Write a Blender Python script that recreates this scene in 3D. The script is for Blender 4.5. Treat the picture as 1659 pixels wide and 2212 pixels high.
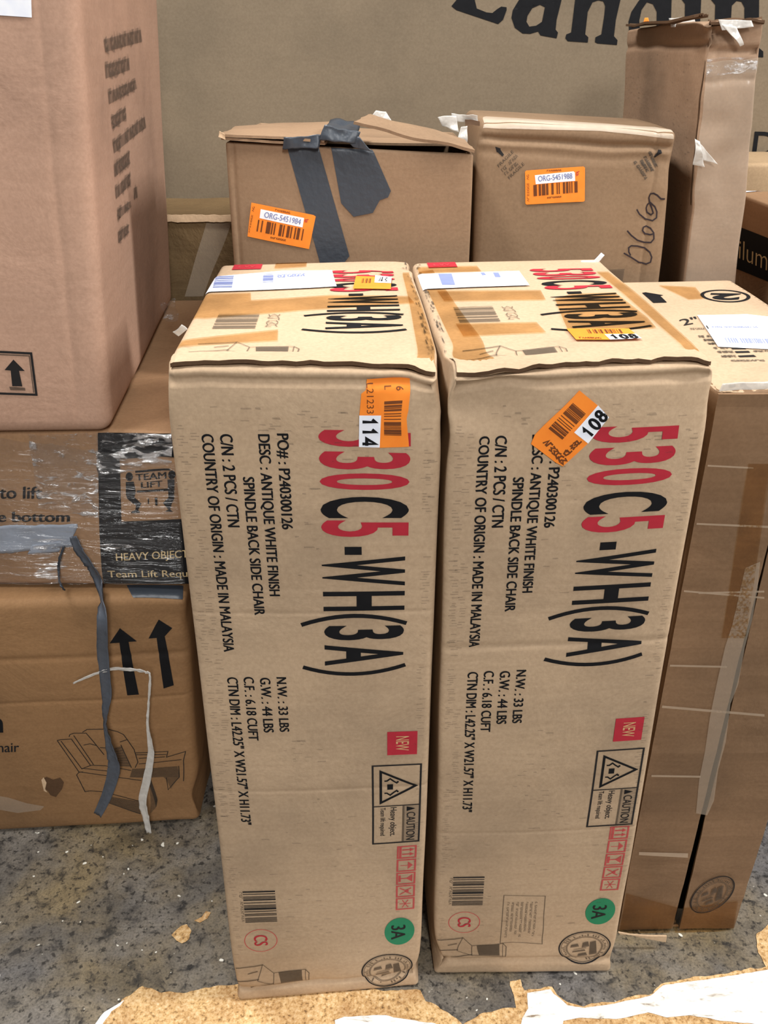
import bpy, bmesh, math, random
from mathutils import Vector, Matrix, noise
from mathutils.geometry import tessellate_polygon
PI = math.pi
for o in list(bpy.data.objects):
    bpy.data.objects.remove(o)
sc = bpy.context.scene
col = sc.collection

# ------------------------------------------------------------------ camera
CAM_H, PITCH, ROLL, FPX = 1.3726, .4915, -.0015, 1850.3
cd = bpy.data.cameras.new('camera')
cam = bpy.data.objects.new('camera', cd)
col.objects.link(cam)
fw = Vector((0, math.cos(PITCH), -math.sin(PITCH)))
r0 = Vector((1, 0, 0)); u0 = r0.cross(fw)
rt = r0 * math.cos(ROLL) + u0 * math.sin(ROLL)
up = u0 * math.cos(ROLL) - r0 * math.sin(ROLL)
M = Matrix((rt, up, -fw)).transposed().to_4x4()
M.translation = (0, 0, CAM_H)
cam.matrix_world = M
cd.sensor_fit = 'VERTICAL'; cd.sensor_height = 36.0
cd.lens = FPX / 2212 * 36
cd.clip_start = .02
sc.camera = cam

# ------------------------------------------------------------------ light
w = bpy.data.worlds.new('world'); sc.world = w; w.use_nodes = True
bg = w.node_tree.nodes['Background']
bg.inputs['Color'].default_value = (.93, .95, 1, 1)
bg.inputs['Strength'].default_value = .12
def area(name, loc, size, power, target, colr=(1, .985, .96), shape='RECTANGLE'):
    l = bpy.data.lights.new(name, 'AREA'); l.shape = shape
    l.size, l.size_y = size; l.energy = power; l.color = colr
    o = bpy.data.objects.new(name, l); col.objects.link(o)
    o.location = loc
    o.rotation_euler = (Vector(target) - Vector(loc)).to_track_quat('-Z', 'Y').to_euler()
    return o
area('ceiling_light', (.70, .75, 3.1), (.4, 1.5), 22, (.70, .75, 0))
area('ceiling_light', (3.0, .90, 3.1), (.4, 1.5), 142, (2.2, .95, 0))
area('ceiling_light', (.70, -2.7, 3.1), (.4, 1.5), 166, (.70, -1.9, 0))
area('ceiling_light', (-.9, 1.2, 3.1), (.4, 1.5), 84, (-.9, 1.2, 0))
sc.view_settings.view_transform = 'Standard'
sc.view_settings.look = 'None'
sc.view_settings.exposure = 0.0
sc.view_settings.gamma = 1.0
sc.view_settings.use_curve_mapping = False

# ------------------------------------------------------------------ materials
def lin(c):
    return tuple(((v / 255) / 12.92 if v / 255 <= .04045 else ((v / 255 + .055) / 1.055) ** 2.4) for v in c) + (1,)
def new_mat(name):
    m = bpy.data.materials.new(name); m.use_nodes = True
    return m, m.node_tree, m.node_tree.nodes['Principled BSDF']
def plain(name, c, rough=.6, alpha=1, spec=.3, bump=0, bscale=60):
    m, nt, p = new_mat(name)
    p.inputs['Base Color'].default_value = lin(c)
    p.inputs['Roughness'].default_value = rough
    p.inputs['Specular IOR Level'].default_value = spec
    p.inputs['Alpha'].default_value = alpha
    n = nt.nodes.new('ShaderNodeTexNoise'); n.inputs['Scale'].default_value = bscale
    t = nt.nodes.new('ShaderNodeTexCoord')
    nt.links.new(t.outputs['Object'], n.inputs['Vector'])
    if bump:
        b = nt.nodes.new('ShaderNodeBump'); b.inputs['Strength'].default_value = bump; b.inputs['Distance'].default_value = .004
        nt.links.new(n.outputs['Fac'], b.inputs['Height']); nt.links.new(b.outputs['Normal'], p.inputs['Normal'])
    else:   # slight print unevenness
        mx = nt.nodes.new('ShaderNodeMix'); mx.data_type = 'RGBA'
        mx.inputs[6].default_value = lin(c); mx.inputs[7].default_value = lin(tuple(min(255, v * 1.12 + 6) for v in c))
        nt.links.new(n.outputs['Fac'], mx.inputs[0]); nt.links.new(mx.outputs[2], p.inputs['Base Color'])
    return m
def ramp(nt, src, stops):
    r = nt.nodes.new('ShaderNodeValToRGB')
    while len(r.color_ramp.elements) < len(stops):
        r.color_ramp.elements.new(.5)
    for e, (p, c) in zip(r.color_ramp.elements, stops):
        e.position = p; e.color = c
    nt.links.new(src, r.inputs['Fac'])
    return r.outputs['Color']
def noise_n(nt, vec, scale, detail=3, rough=.5, dist=0):
    n = nt.nodes.new('ShaderNodeTexNoise')
    n.inputs['Scale'].default_value = scale; n.inputs['Detail'].default_value = detail
    n.inputs['Roughness'].default_value = rough; n.inputs['Distortion'].default_value = dist
    nt.links.new(vec, n.inputs['Vector'])
    return n.outputs['Fac']
def mapping(nt, scale, rot=(0, 0, 0)):
    t = nt.nodes.new('ShaderNodeTexCoord'); m = nt.nodes.new('ShaderNodeMapping')
    m.inputs['Scale'].default_value = scale; m.inputs['Rotation'].default_value = rot
    nt.links.new(t.outputs['Object'], m.inputs['Vector'])
    return m.outputs['Vector']
def mixc(nt, fac, a, b, mode='MIX'):
    mx = nt.nodes.new('ShaderNodeMix'); mx.data_type = 'RGBA'; mx.blend_type = mode
    for s, v in ((mx.inputs[0], fac), (mx.inputs[6], a), (mx.inputs[7], b)):
        if hasattr(v, 'is_output'): nt.links.new(v, s)
        else: s.default_value = v
    return mx.outputs[2]
def card(name, c, worn=.35, corr=(0, 0, 0), rough=.72, wrinkle=.25):
    m, nt, p = new_mat(name)
    v = mapping(nt, (1, 1, 1))
    big = noise_n(nt, v, 3.2, 4, .55)
    fib = noise_n(nt, mapping(nt, (1, 1, 1)), 190, 3, .6)
    stre = noise_n(nt, mapping(nt, (2, 2, 38)), 3, 4, .6)
    dk = lin(tuple(x * (1 - .20 * worn - .03) for x in c)); lt = lin(tuple(min(255, x * (1 + .10 * worn)) for x in c))
    base = ramp(nt, big, [(.32, dk), (.5, lin(c)), (.72, lt)])
    g = ramp(nt, fib, [(.3, (.86, .85, .84, 1)), (.7, (1.0, 1.0, 1.0, 1))])
    base = mixc(nt, 1.0, base, g, 'MULTIPLY')
    s = ramp(nt, stre, [(.35, (.9, .88, .86, 1)), (.6, (1, 1, 1, 1))])
    base = mixc(nt, worn, base, s, 'MULTIPLY')
    nt.links.new(base, p.inputs['Base Color'])
    p.inputs['Roughness'].default_value = rough; p.inputs['Specular IOR Level'].default_value = .25
    wr = noise_n(nt, mapping(nt, (1, 1, 1)), 7, 6, .6, .6)
    b = nt.nodes.new('ShaderNodeBump'); b.inputs['Strength'].default_value = wrinkle; b.inputs['Distance'].default_value = .012
    nt.links.new(wr, b.inputs['Height'])
    b2 = nt.nodes.new('ShaderNodeBump'); b2.inputs['Strength'].default_value = .12; b2.inputs['Distance'].default_value = .001
    nt.links.new(fib, b2.inputs['Height']); nt.links.new(b.outputs['Normal'], b2.inputs['Normal'])
    nt.links.new(b2.outputs['Normal'], p.inputs['Normal'])
    return m
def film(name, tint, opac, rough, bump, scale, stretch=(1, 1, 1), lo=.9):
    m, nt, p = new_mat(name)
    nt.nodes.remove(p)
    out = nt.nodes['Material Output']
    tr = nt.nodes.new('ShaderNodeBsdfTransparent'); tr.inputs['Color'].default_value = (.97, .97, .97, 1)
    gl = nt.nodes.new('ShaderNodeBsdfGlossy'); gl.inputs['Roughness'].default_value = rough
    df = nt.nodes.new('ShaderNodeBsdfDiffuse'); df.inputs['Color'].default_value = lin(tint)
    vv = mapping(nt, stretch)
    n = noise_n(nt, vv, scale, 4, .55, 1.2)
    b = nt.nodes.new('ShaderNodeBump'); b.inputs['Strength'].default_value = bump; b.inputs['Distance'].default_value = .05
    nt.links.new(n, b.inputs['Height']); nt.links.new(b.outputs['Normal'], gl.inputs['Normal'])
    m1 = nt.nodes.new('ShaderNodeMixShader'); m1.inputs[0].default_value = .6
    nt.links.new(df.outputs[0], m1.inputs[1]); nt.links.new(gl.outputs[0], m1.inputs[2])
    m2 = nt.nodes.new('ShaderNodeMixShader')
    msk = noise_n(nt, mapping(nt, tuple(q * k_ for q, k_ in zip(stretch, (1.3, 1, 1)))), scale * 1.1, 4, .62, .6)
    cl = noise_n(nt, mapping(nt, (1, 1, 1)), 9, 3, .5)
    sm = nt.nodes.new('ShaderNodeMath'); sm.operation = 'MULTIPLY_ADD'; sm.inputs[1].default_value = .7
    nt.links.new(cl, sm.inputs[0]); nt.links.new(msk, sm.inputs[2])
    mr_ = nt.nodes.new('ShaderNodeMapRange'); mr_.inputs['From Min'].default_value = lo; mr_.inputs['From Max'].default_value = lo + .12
    mr_.inputs['To Min'].default_value = .035; mr_.inputs['To Max'].default_value = opac  # whitish streaks: crinkled film, with its glints painted in
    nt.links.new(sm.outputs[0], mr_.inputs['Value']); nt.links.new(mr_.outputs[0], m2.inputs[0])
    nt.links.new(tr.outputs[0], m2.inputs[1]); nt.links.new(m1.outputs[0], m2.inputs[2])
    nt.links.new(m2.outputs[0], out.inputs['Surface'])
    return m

def tinted_tape(name, tint):
    m, nt, p = new_mat(name)
    nt.nodes.remove(p)
    tr = nt.nodes.new('ShaderNodeBsdfTransparent')
    n = noise_n(nt, mapping(nt, (1, 1, 1)), 14, 3, .5)
    c = ramp(nt, n, [(.35, lin(tuple(v * .93 for v in tint))), (.65, lin(tint))])
    nt.links.new(c, tr.inputs['Color'])
    gl = nt.nodes.new('ShaderNodeBsdfGlossy'); gl.inputs['Roughness'].default_value = .28
    mx = nt.nodes.new('ShaderNodeMixShader'); mx.inputs[0].default_value = .05
    nt.links.new(tr.outputs[0], mx.inputs[1]); nt.links.new(gl.outputs[0], mx.inputs[2])
    nt.links.new(mx.outputs[0], nt.nodes['Material Output'].inputs['Surface'])
    return m

MAT = {
    'kraft': card('kraft_card', (190, 164, 135), .45),
    'kraft_red': card('warm_kraft_card', (194, 156, 122), .4),
    'kraft_brown': card('brown_kraft_card', (168, 132, 99), .5, wrinkle=.4),
    'kraft_grey': card('grey_kraft_card', (176, 149, 116), .25, wrinkle=.12),
    'kraft_back': card('back_kraft_card', (126, 111, 91), .25, wrinkle=.10),
    'kraft_left': card('left_kraft_card', (188, 152, 130), .4),
    'kraft_seam': card('taped_kraft_card', (132, 104, 78), .6, wrinkle=.35),
    'kraft_dark': card('dark_kraft_card', (148, 113, 78), .55, wrinkle=.4),
    'kraft_mid': card('mid_kraft_card', (147, 120, 94), .4),
    'kraft_dull': card('dull_kraft_card', (142, 116, 90), .35, wrinkle=.15),
    'kraft_tall': card('rubbed_kraft_card', (154, 126, 102), .6, wrinkle=.35),
    'kraft_pale': card('pale_kraft_card', (214, 184, 150), .5),
    'kraft_worn': card('worn_kraft_card', (116, 94, 64), 1.0, wrinkle=.9),
    'inner': card('torn_and_shaded_card', (92, 68, 48), .6),  # torn card; also the painted shade on the lip edges
    'black': plain('black_ink', (20, 20, 22), .75, 1, .12),
    'soft_black': plain('soft_black_ink', (34, 32, 32), .7, 1, .15),
    'red': plain('red_ink', (160, 34, 48), .6),
    'pale_red': plain('pale_red_ink', (180, 62, 66), .6, .75),
    'green': plain('green_ink', (22, 116, 78), .6),
    'stamp': plain('grey_stamp_ink', (62, 54, 46), .7, .62),
    'faint': plain('faint_stamp_ink', (70, 62, 54), .7, .36),
    'scuff': plain('scuff_dirt', (80, 72, 64), .8, .22),
    'orange': plain('orange_paper', (244, 130, 46), .6, 1, .15),
    'white': plain('white_paper', (236, 238, 244), .55),
    'blue_white': plain('cool_white_paper', (222, 228, 246), .5),
    'greyblue': plain('pale_blue_ink', (118, 128, 170), .6),
    'brown_ink': plain('brown_ink', (96, 52, 24), .6, .85),
    'cream': plain('cream_ink', (196, 172, 128), .6),
    'tan_ink': plain('bare_card_window', (190, 150, 108), .65),
    'pen': plain('marker_pen', (40, 30, 34), .5),
    'duct': plain('dark_cloth_tape', (56, 62, 70), .42, 1, .45, .25, 90),
    'duct_grey': plain('silver_cloth_tape', (150, 158, 172), .38, 1, .5, .5, 45),
    'strip_grey': plain('twisted_cloth_tape', (78, 83, 92), .4, 1, .5, .5, 60),
    'tape': tinted_tape('brown_packing_tape', (246, 229, 202)),
    'tape_pale': plain('clear_packing_tape', (206, 190, 170), .2, .28, .5, .3, 30),
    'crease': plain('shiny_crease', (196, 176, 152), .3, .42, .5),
    'tape_glare': plain('painted_tape_glare', (226, 210, 190), .3, .42, .4),  # pale colour paints the glare along the tape
    'tape_white': plain('crumpled_clear_tape', (225, 222, 216), .25, .6, .5, .6, 60),
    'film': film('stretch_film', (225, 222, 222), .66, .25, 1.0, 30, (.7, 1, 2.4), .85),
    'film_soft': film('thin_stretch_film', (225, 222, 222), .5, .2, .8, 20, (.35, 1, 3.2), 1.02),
}

# ------------------------------------------------------------------ objects
def thing(name, label, cat, loc, group=None):
    o = bpy.data.objects.new(name, None); col.objects.link(o)
    o.location = loc; o.empty_display_size = .05
    o['label'] = label; o['category'] = cat
    if group: o['group'] = group
    return o
def mesh_obj(name, verts, faces, mats, parent=None, idx=None, smooth=False, label=None):
    me = bpy.data.meshes.new(name)
    me.from_pydata([tuple(v) for v in verts], [], faces)
    for m in mats: me.materials.append(MAT[m] if isinstance(m, str) else m)
    if idx: me.polygons.foreach_set('material_index', idx)
    if smooth: me.polygons.foreach_set('use_smooth', [True] * len(me.polygons))
    me.update()
    o = bpy.data.objects.new(name, me); col.objects.link(o)
    if parent: o.parent = parent
    if label: o['label'] = label
    return o

BOX = {
'C1': ((0.298, 0.548, 1.073), [(-0.2425, 0.8599, 0.0), (0.0586, 0.8855, 0.0), (-0.2655, 1.3733, 0.0), (0.0357, 1.4481, 0.0), (-0.2398, 0.8903, 1.073), (0.066, 0.8813, 1.073), (-0.2629, 1.4038, 1.073), (0.043, 1.4438, 1.073)]),
'C2': ((0.298, 0.548, 1.073), [(0.0813, 0.9067, 0.0), (0.3847, 0.9095, 0.0), (0.058, 1.4499, 0.0), (0.3753, 1.4552, 0.0), (0.0693, 0.8722, 1.073), (0.3669, 0.9032, 1.073), (0.046, 1.4155, 1.073), (0.3576, 1.4489, 1.073)]),
'LL': ((0.5775, 0.8, 0.5461), [(-0.95, 1.1953, 0.0), (-0.3738, 1.2337, 0.0), (-0.95, 1.9953, 0.0), (-0.3738, 2.0337, 0.0), (-0.95, 1.2073, 0.5461), (-0.3416, 1.2337, 0.5461), (-0.95, 2.0073, 0.5461), (-0.3416, 2.0337, 0.5461)]),
'TL': ((0.658, 0.82, 0.2939), [(-0.95, 1.2663, 0.5521), (-0.292, 1.2595, 0.5521), (-0.95, 2.0863, 0.5521), (-0.292, 2.0795, 0.5521), (-0.95, 1.2663, 0.846), (-0.288, 1.2595, 0.846), (-0.95, 2.0863, 0.846), (-0.288, 2.0795, 0.846)]),
'UL': ((0.4445, 0.7966, 0.75), [(-0.87, 1.2242, 0.85), (-0.4256, 1.2362, 0.85), (-0.9469, 2.0171, 0.85), (-0.5026, 2.0291, 0.85), (-0.8081, 1.2242, 1.6), (-0.3637, 1.2362, 1.6), (-0.8938, 2.0171, 1.6), (-0.4494, 2.0291, 1.6)]),
'TB': ((0.2864, 0.28, 1.033), [(-0.5822, 2.13, 0.0), (-0.2958, 2.13, 0.0), (-0.5822, 2.41, 0.0), (-0.2958, 2.41, 0.0), (-0.5822, 2.13, 1.033), (-0.2958, 2.13, 1.0326), (-0.5822, 2.41, 1.033), (-0.2958, 2.41, 1.0326)]),
'ML': ((0.4011, 0.42, 1.2475), [(-0.272, 1.5, 0.0), (0.156, 1.5, 0.0), (-0.272, 1.92, 0.0), (0.156, 1.92, 0.0), (-0.2548, 1.5, 1.2475), (0.1463, 1.5, 1.229), (-0.2548, 1.92, 1.2475), (0.1463, 1.92, 1.229)]),
'MR': ((0.3483, 0.26, 1.2742), [(0.1815, 1.6, 0.0), (0.53, 1.6, 0.0), (0.1815, 1.86, 0.0), (0.53, 1.86, 0.0), (0.1597, 1.6, 1.2742), (0.508, 1.6, 1.2578), (0.1597, 1.86, 1.2742), (0.508, 1.86, 1.2578)]),
'TC': ((0.0902, 0.52, 1.4198), [(0.6285, 1.62, 0.0), (0.7421, 1.62, 0.0), (0.6235, 2.14, 0.0), (0.7371, 2.14, 0.0), (0.5358, 1.62, 1.4198), (0.6259, 1.62, 1.421), (0.5308, 2.14, 1.4198), (0.6209, 2.14, 1.421)]),
'R2': ((0.2268, 0.5778, 1.0092), [(0.4118, 0.9904, 0.0), (0.6197, 0.9944, 0.0), (0.4118, 1.5522, 0.0), (0.6316, 1.5722, 0.0), (0.4078, 0.9944, 1.0092), (0.6346, 0.9944, 1.0092), (0.4078, 1.5522, 1.0092), (0.6316, 1.5722, 1.0092)]),
'IL': ((0.42, 0.68, 1.1099), [(0.752, 1.28, 0.0), (1.172, 1.28, 0.0), (0.752, 1.96, 0.0), (1.172, 1.96, 0.0), (0.752, 1.28, 1.1099), (1.172, 1.28, 1.1099), (0.752, 1.96, 1.1099), (1.172, 1.96, 1.1099)]),
'GB': ((0.5, 0.27, 1.1447), [(0.76, 2.16, 0.0), (1.26, 2.16, 0.0), (0.76, 2.43, 0.0), (1.26, 2.43, 0.0), (0.76, 2.16, 1.1447), (1.26, 2.16, 1.1447), (0.76, 2.43, 1.1447), (1.26, 2.43, 1.1447)]),
'BC': ((3.0, 0.7, 2.1), [(-1.3, 2.46, 0.0), (1.7, 2.46, 0.0), (-1.3, 3.16, 0.0), (1.7, 3.16, 0.0), (-1.3, 2.46, 2.1), (1.7, 2.46, 2.1), (-1.3, 3.16, 2.1), (1.7, 3.16, 2.1)]),
}

class Carton:
    def __init__(s, key, mat, label, r=.006, base=.0012, freq=6, bumps=(), bulge=0.0, grooves=(), hide=None, step=.014, cat='box', name='cardboard_carton'):
        s.dims, P = BOX[key]
        s.P = [Vector(p) for p in P]
        s.r, s.base, s.freq, s.bumps, s.bulge, s.grooves = r, base, freq, bumps, bulge, grooves
        s.seed = Vector((hash_key(key), hash_key(key) * 1.7, 3.1))
        c = sum((s.P[i] for i in range(4)), Vector()) / 4
        s.loc = c
        s.root = thing(name, label, cat, c)
        s.body(mat, hide, step)
    def tri(s, p):
        u, v, t = p[0] / s.dims[0], p[1] / s.dims[1], p[2] / s.dims[2]
        P = s.P
        a = (P[0] * (1 - u) + P[1] * u) * (1 - v) + (P[2] * (1 - u) + P[3] * u) * v
        b = (P[4] * (1 - u) + P[5] * u) * (1 - v) + (P[6] * (1 - u) + P[7] * u) * v
        return a * (1 - t) + b * t
    def warp(s, p, off=0.0, n=None):
        d, r = s.dims, s.r
        q = Vector([min(max(p[i], r), d[i] - r) for i in range(3)])
        v = Vector(p) - q
        nn = v.normalized() if v.length > 1e-9 else (Vector(n) if n else Vector((0, -1, 0)))
        L = q + nn * r
        amp = s.base; f = s.freq
        dv = noise.noise_vector(L * f + s.seed) * amp
        for (bx, by, bz, rad, am, fq) in s.bumps:
            k = math.exp(-((L - Vector((bx, by, bz))).length / rad) ** 2)
            if k > .01:
                dv += noise.noise_vector(L * fq + s.seed * 2) * (am * k) - nn * (am * .5 * k)
        if s.bulge and nn.y < -.2:
            dv += Vector((0, -1, 0)) * (s.bulge * max(0, math.sin(PI * min(max(L.x / d[0], 0), 1))) * max(0, math.sin(PI * min(max(L.z / d[2], 0), 1))))
        for (face, axis, pos, dep, wid) in s.grooves:
            ok = {'front': -nn.y, 'left': -nn.x, 'right': nn.x, 'top': nn.z}[face]
            if ok > .3:
                wob = noise.noise(Vector((L.x * 9, L.y * 9, L.z * 9)) + s.seed) * wid * .5
                dv -= nn * (dep * ok * math.exp(-((L[axis] - pos + wob) / wid) ** 2))
        dv.z = max(dv.z, -L.z) if L.z < .004 else dv.z
        if L.z < .03: dv = dv * (L.z / .03)
        L = L + dv + (Vector(n) if n else nn) * off
        return s.tri(L) - s.loc
    def S(s, face, a, b, off=0.0):
        d = s.dims
        p, n = {'front': ((a, 0, b), (0, -1, 0)), 'top': ((a, b, d[2]), (0, 0, 1)), 'left': ((0, a, b), (-1, 0, 0)),
                'right': ((d[0], a, b), (1, 0, 0))}[face]
        return s.warp(p, off, n)
    def body(s, mat, hide, step):
        r = s.r
        ax = []
        for d in s.dims:
            n = max(2, int((d - 2 * r) / step))
            st = step
            ax.append([0, .3 * r, .65 * r] + [r + (d - 2 * r) * i / n for i in range(n + 1)] + [d - .65 * r, d - .3 * r, d])
        for (face, axis, pos, dep, wid) in s.grooves:
            ax[axis] += [pos + wid * t for t in (-2, -1.4, -.9, -.45, 0, .45, .9, 1.4, 2) if r < pos + wid * t < s.dims[axis] - r]
        ax = [sorted(set(round(v, 5) for v in a)) for a in ax]
        N = [len(a) - 1 for a in ax]
        vid, verts, faces = {}, [], []
        def V(i, j, k):
            t = (i, j, k)
            if t not in vid:
                vid[t] = len(verts)
                p = (ax[0][i], ax[1][j], ax[2][k])
                n = None
                verts.append(s.warp(p, 0, n))
            return vid[t]
        hide = hide or ()
        for i in range(N[0]):
            for k in range(N[2]):
                inside = 2 < i < N[0] - 3 and 2 < k < N[2] - 3
                if not ('front' in hide and inside):
                    faces.append((V(i, 0, k), V(i + 1, 0, k), V(i + 1, 0, k + 1), V(i, 0, k + 1)))
                faces.append((V(i, N[1], k), V(i, N[1], k + 1), V(i + 1, N[1], k + 1), V(i + 1, N[1], k)))
        for j in range(N[1]):
            for k in range(N[2]):
                faces.append((V(0, j, k), V(0, j, k + 1), V(0, j + 1, k + 1), V(0, j + 1, k)))
                faces.append((V(N[0], j, k), V(N[0], j + 1, k), V(N[0], j + 1, k + 1), V(N[0], j, k + 1)))
        for i in range(N[0]):
            for j in range(N[1]):
                inside = 2 < i < N[0] - 3 and 2 < j < N[1] - 3
                if not ('top' in hide and inside):
                    faces.append((V(i, j, N[2]), V(i + 1, j, N[2]), V(i + 1, j + 1, N[2]), V(i, j + 1, N[2])))
                faces.append((V(i, j, 0), V(i, j + 1, 0), V(i + 1, j + 1, 0), V(i + 1, j, 0)))
        o = mesh_obj('carton_body', verts, faces, [mat], s.root, smooth=True)
        if hide:
            md = o.modifiers.new('wall', 'SOLIDIFY'); md.thickness = .004; md.offset = -1
        s.obj = o
    def plate(s, name, quad, thick, mat, n=(14, 6), amp=.002, fq=14, seed=1, label=None, parent=None, ragged=0.0, sag=0):
        q = [Vector(p) - s.loc for p in quad]
        return plate(name, q, thick, mat, n, amp, fq, seed, parent or s.root, label, ragged, sag)

def hash_key(k):
    return sum((i + 1) * ord(c) for i, c in enumerate(k)) % 97 * .37

def plate(name, q, thick, mat, n, amp, fq, seed, parent, label=None, ragged=0.0, sag=0):
    q = [Vector(p) for p in q]; sd = Vector((seed * 3.7, seed * 1.3, seed * 7.1))
    nrm = (q[1] - q[0]).cross(q[3] - q[0]).normalized()
    top, bot = [], []
    for j in range(n[1] + 1):
        for i in range(n[0] + 1):
            u, v = i / n[0], j / n[1]
            e = ragged * noise.noise(Vector((u * 17, seed, v * 17)))
            vv = v + (e if j in (0, n[1]) else 0); uu = u + (e if i in (0, n[0]) else 0)
            p = (q[0] * (1 - uu) + q[1] * uu) * (1 - vv) + (q[3] * (1 - uu) + q[2] * uu) * vv
            p = p + nrm * (amp * 2 * noise.noise(p * fq + sd)) + noise.noise_vector(p * fq * 1.7 + sd) * amp * .6
            p.z -= sag * math.sin(PI * u) * math.sin(PI * v)
            top.append(p + nrm * thick * .5); bot.append(p - nrm * thick * .5)
    K = (n[0] + 1) * (n[1] + 1); faces = []
    I = lambda i, j: j * (n[0] + 1) + i
    for j in range(n[1]):
        for i in range(n[0]):
            a, b, c, d = I(i, j), I(i + 1, j), I(i + 1, j + 1), I(i, j + 1)
            faces.append((a, b, c, d)); faces.append((d + K, c + K, b + K, a + K))
    ring = [I(i, 0) for i in range(n[0])] + [I(n[0], j) for j in range(n[1])] + [I(i, n[1]) for i in range(n[0], 0, -1)] + [I(0, j) for j in range(n[1], 0, -1)]
    for a, b in zip(ring, ring[1:] + ring[:1]):
        faces.append((b, a, a + K, b + K))
    return mesh_obj(name, top + bot, faces, [mat], parent, smooth=False if thick > .002 else True, label=label)

def ribbon(name, pts, widths, twist, mat, parent, loc, thick=.0008, label=None, sub=6, crinkle=.0015):
    pts = [Vector(p) - loc for p in pts]
    P, Wd, T = [], [], []
    for i in range(len(pts) - 1):
        p0, p1, p2, p3 = pts[max(0, i - 1)], pts[i], pts[i + 1], pts[min(len(pts) - 1, i + 2)]
        for k in range(sub):
            t = k / sub
            P.append(.5 * ((2 * p1) + (p2 - p0) * t + (2 * p0 - 5 * p1 + 4 * p2 - p3) * t * t + (3 * p1 - p0 - 3 * p2 + p3) * t ** 3))
            Wd.append(widths[i] * (1 - t) + widths[i + 1] * t); T.append(twist[i] * (1 - t) + twist[i + 1] * t)
    P.append(pts[-1]); Wd.append(widths[-1]); T.append(twist[-1])
    verts, faces = [], []
    for i, p in enumerate(P):
        d = (P[min(i + 1, len(P) - 1)] - P[max(0, i - 1)]).normalized()
        side = d.cross(Vector((0, -1, 0)))
        side = side.normalized() if side.length > .05 else Vector((0, 0, 1))
        nr = d.cross(side).normalized()
        s = side * math.cos(T[i]) + nr * math.sin(T[i]); n2 = d.cross(s).normalized()
        for k in range(7):
            t = k / 6 * 2 - 1
            fold = n2 * (crinkle * noise.noise(Vector((i * .7, t * 2.1, len(pts)))) * 2 + (1 - t * t) * Wd[i] * .35)
            verts.append(p + s * (t * Wd[i]) + fold + n2 * thick)
        for k in range(7):
            t = (6 - k) / 6 * 2 - 1
            fold = n2 * (crinkle * noise.noise(Vector((i * .7, t * 2.1, len(pts)))) * 2 + (1 - t * t) * Wd[i] * .35)
            verts.append(p + s * (t * Wd[i]) + fold - n2 * thick)
    for i in range(len(P) - 1):
        for k in range(14):
            a, b = i * 14 + k, i * 14 + (k + 1) % 14
            faces.append((a, b, b + 14, a + 14))
    faces.append(tuple(range(13, -1, -1))); e = (len(P) - 1) * 14
    faces.append(tuple(e + k for k in range(14)))
    return mesh_obj(name, verts, faces, [mat], parent, smooth=True, label=label)

# ------------------------------------------------------------------ printing
_txt = {}
def text_tris(body, bold):
    k = (body, bold)
    if k not in _txt:
        c = bpy.data.curves.new('txt', 'FONT'); c.body = body; c.size = 1; c.offset = bold if len(body) == 1 else min(bold, 0); c.resolution_u = 5
        o = bpy.data.objects.new('txt', c)
        me = o.to_mesh()
        me.calc_loop_triangles()
        vs = [(v.co.x, v.co.y) for v in me.vertices]
        tr = [tuple(t.vertices) for t in me.loop_triangles]
        if bold > 0 and len(body) > 1:        # heavier strokes: the outline struck twice, a little apart
            k2 = len(vs)
            vs = [(x - bold, y - bold * .3) for x, y in vs] + [(x + bold, y + bold * .3) for x, y in vs]
            tr = tr + [tuple(i + k2 for i in t) for t in tr]
        o.to_mesh_clear(); bpy.data.objects.remove(o); bpy.data.curves.remove(c)
        _txt[k] = (vs, tr)
    return _txt[k]
def cap_h(bold):
    vs, _ = text_tris('H', bold)
    return min(v[1] for v in vs), max(v[1] for v in vs)

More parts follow.
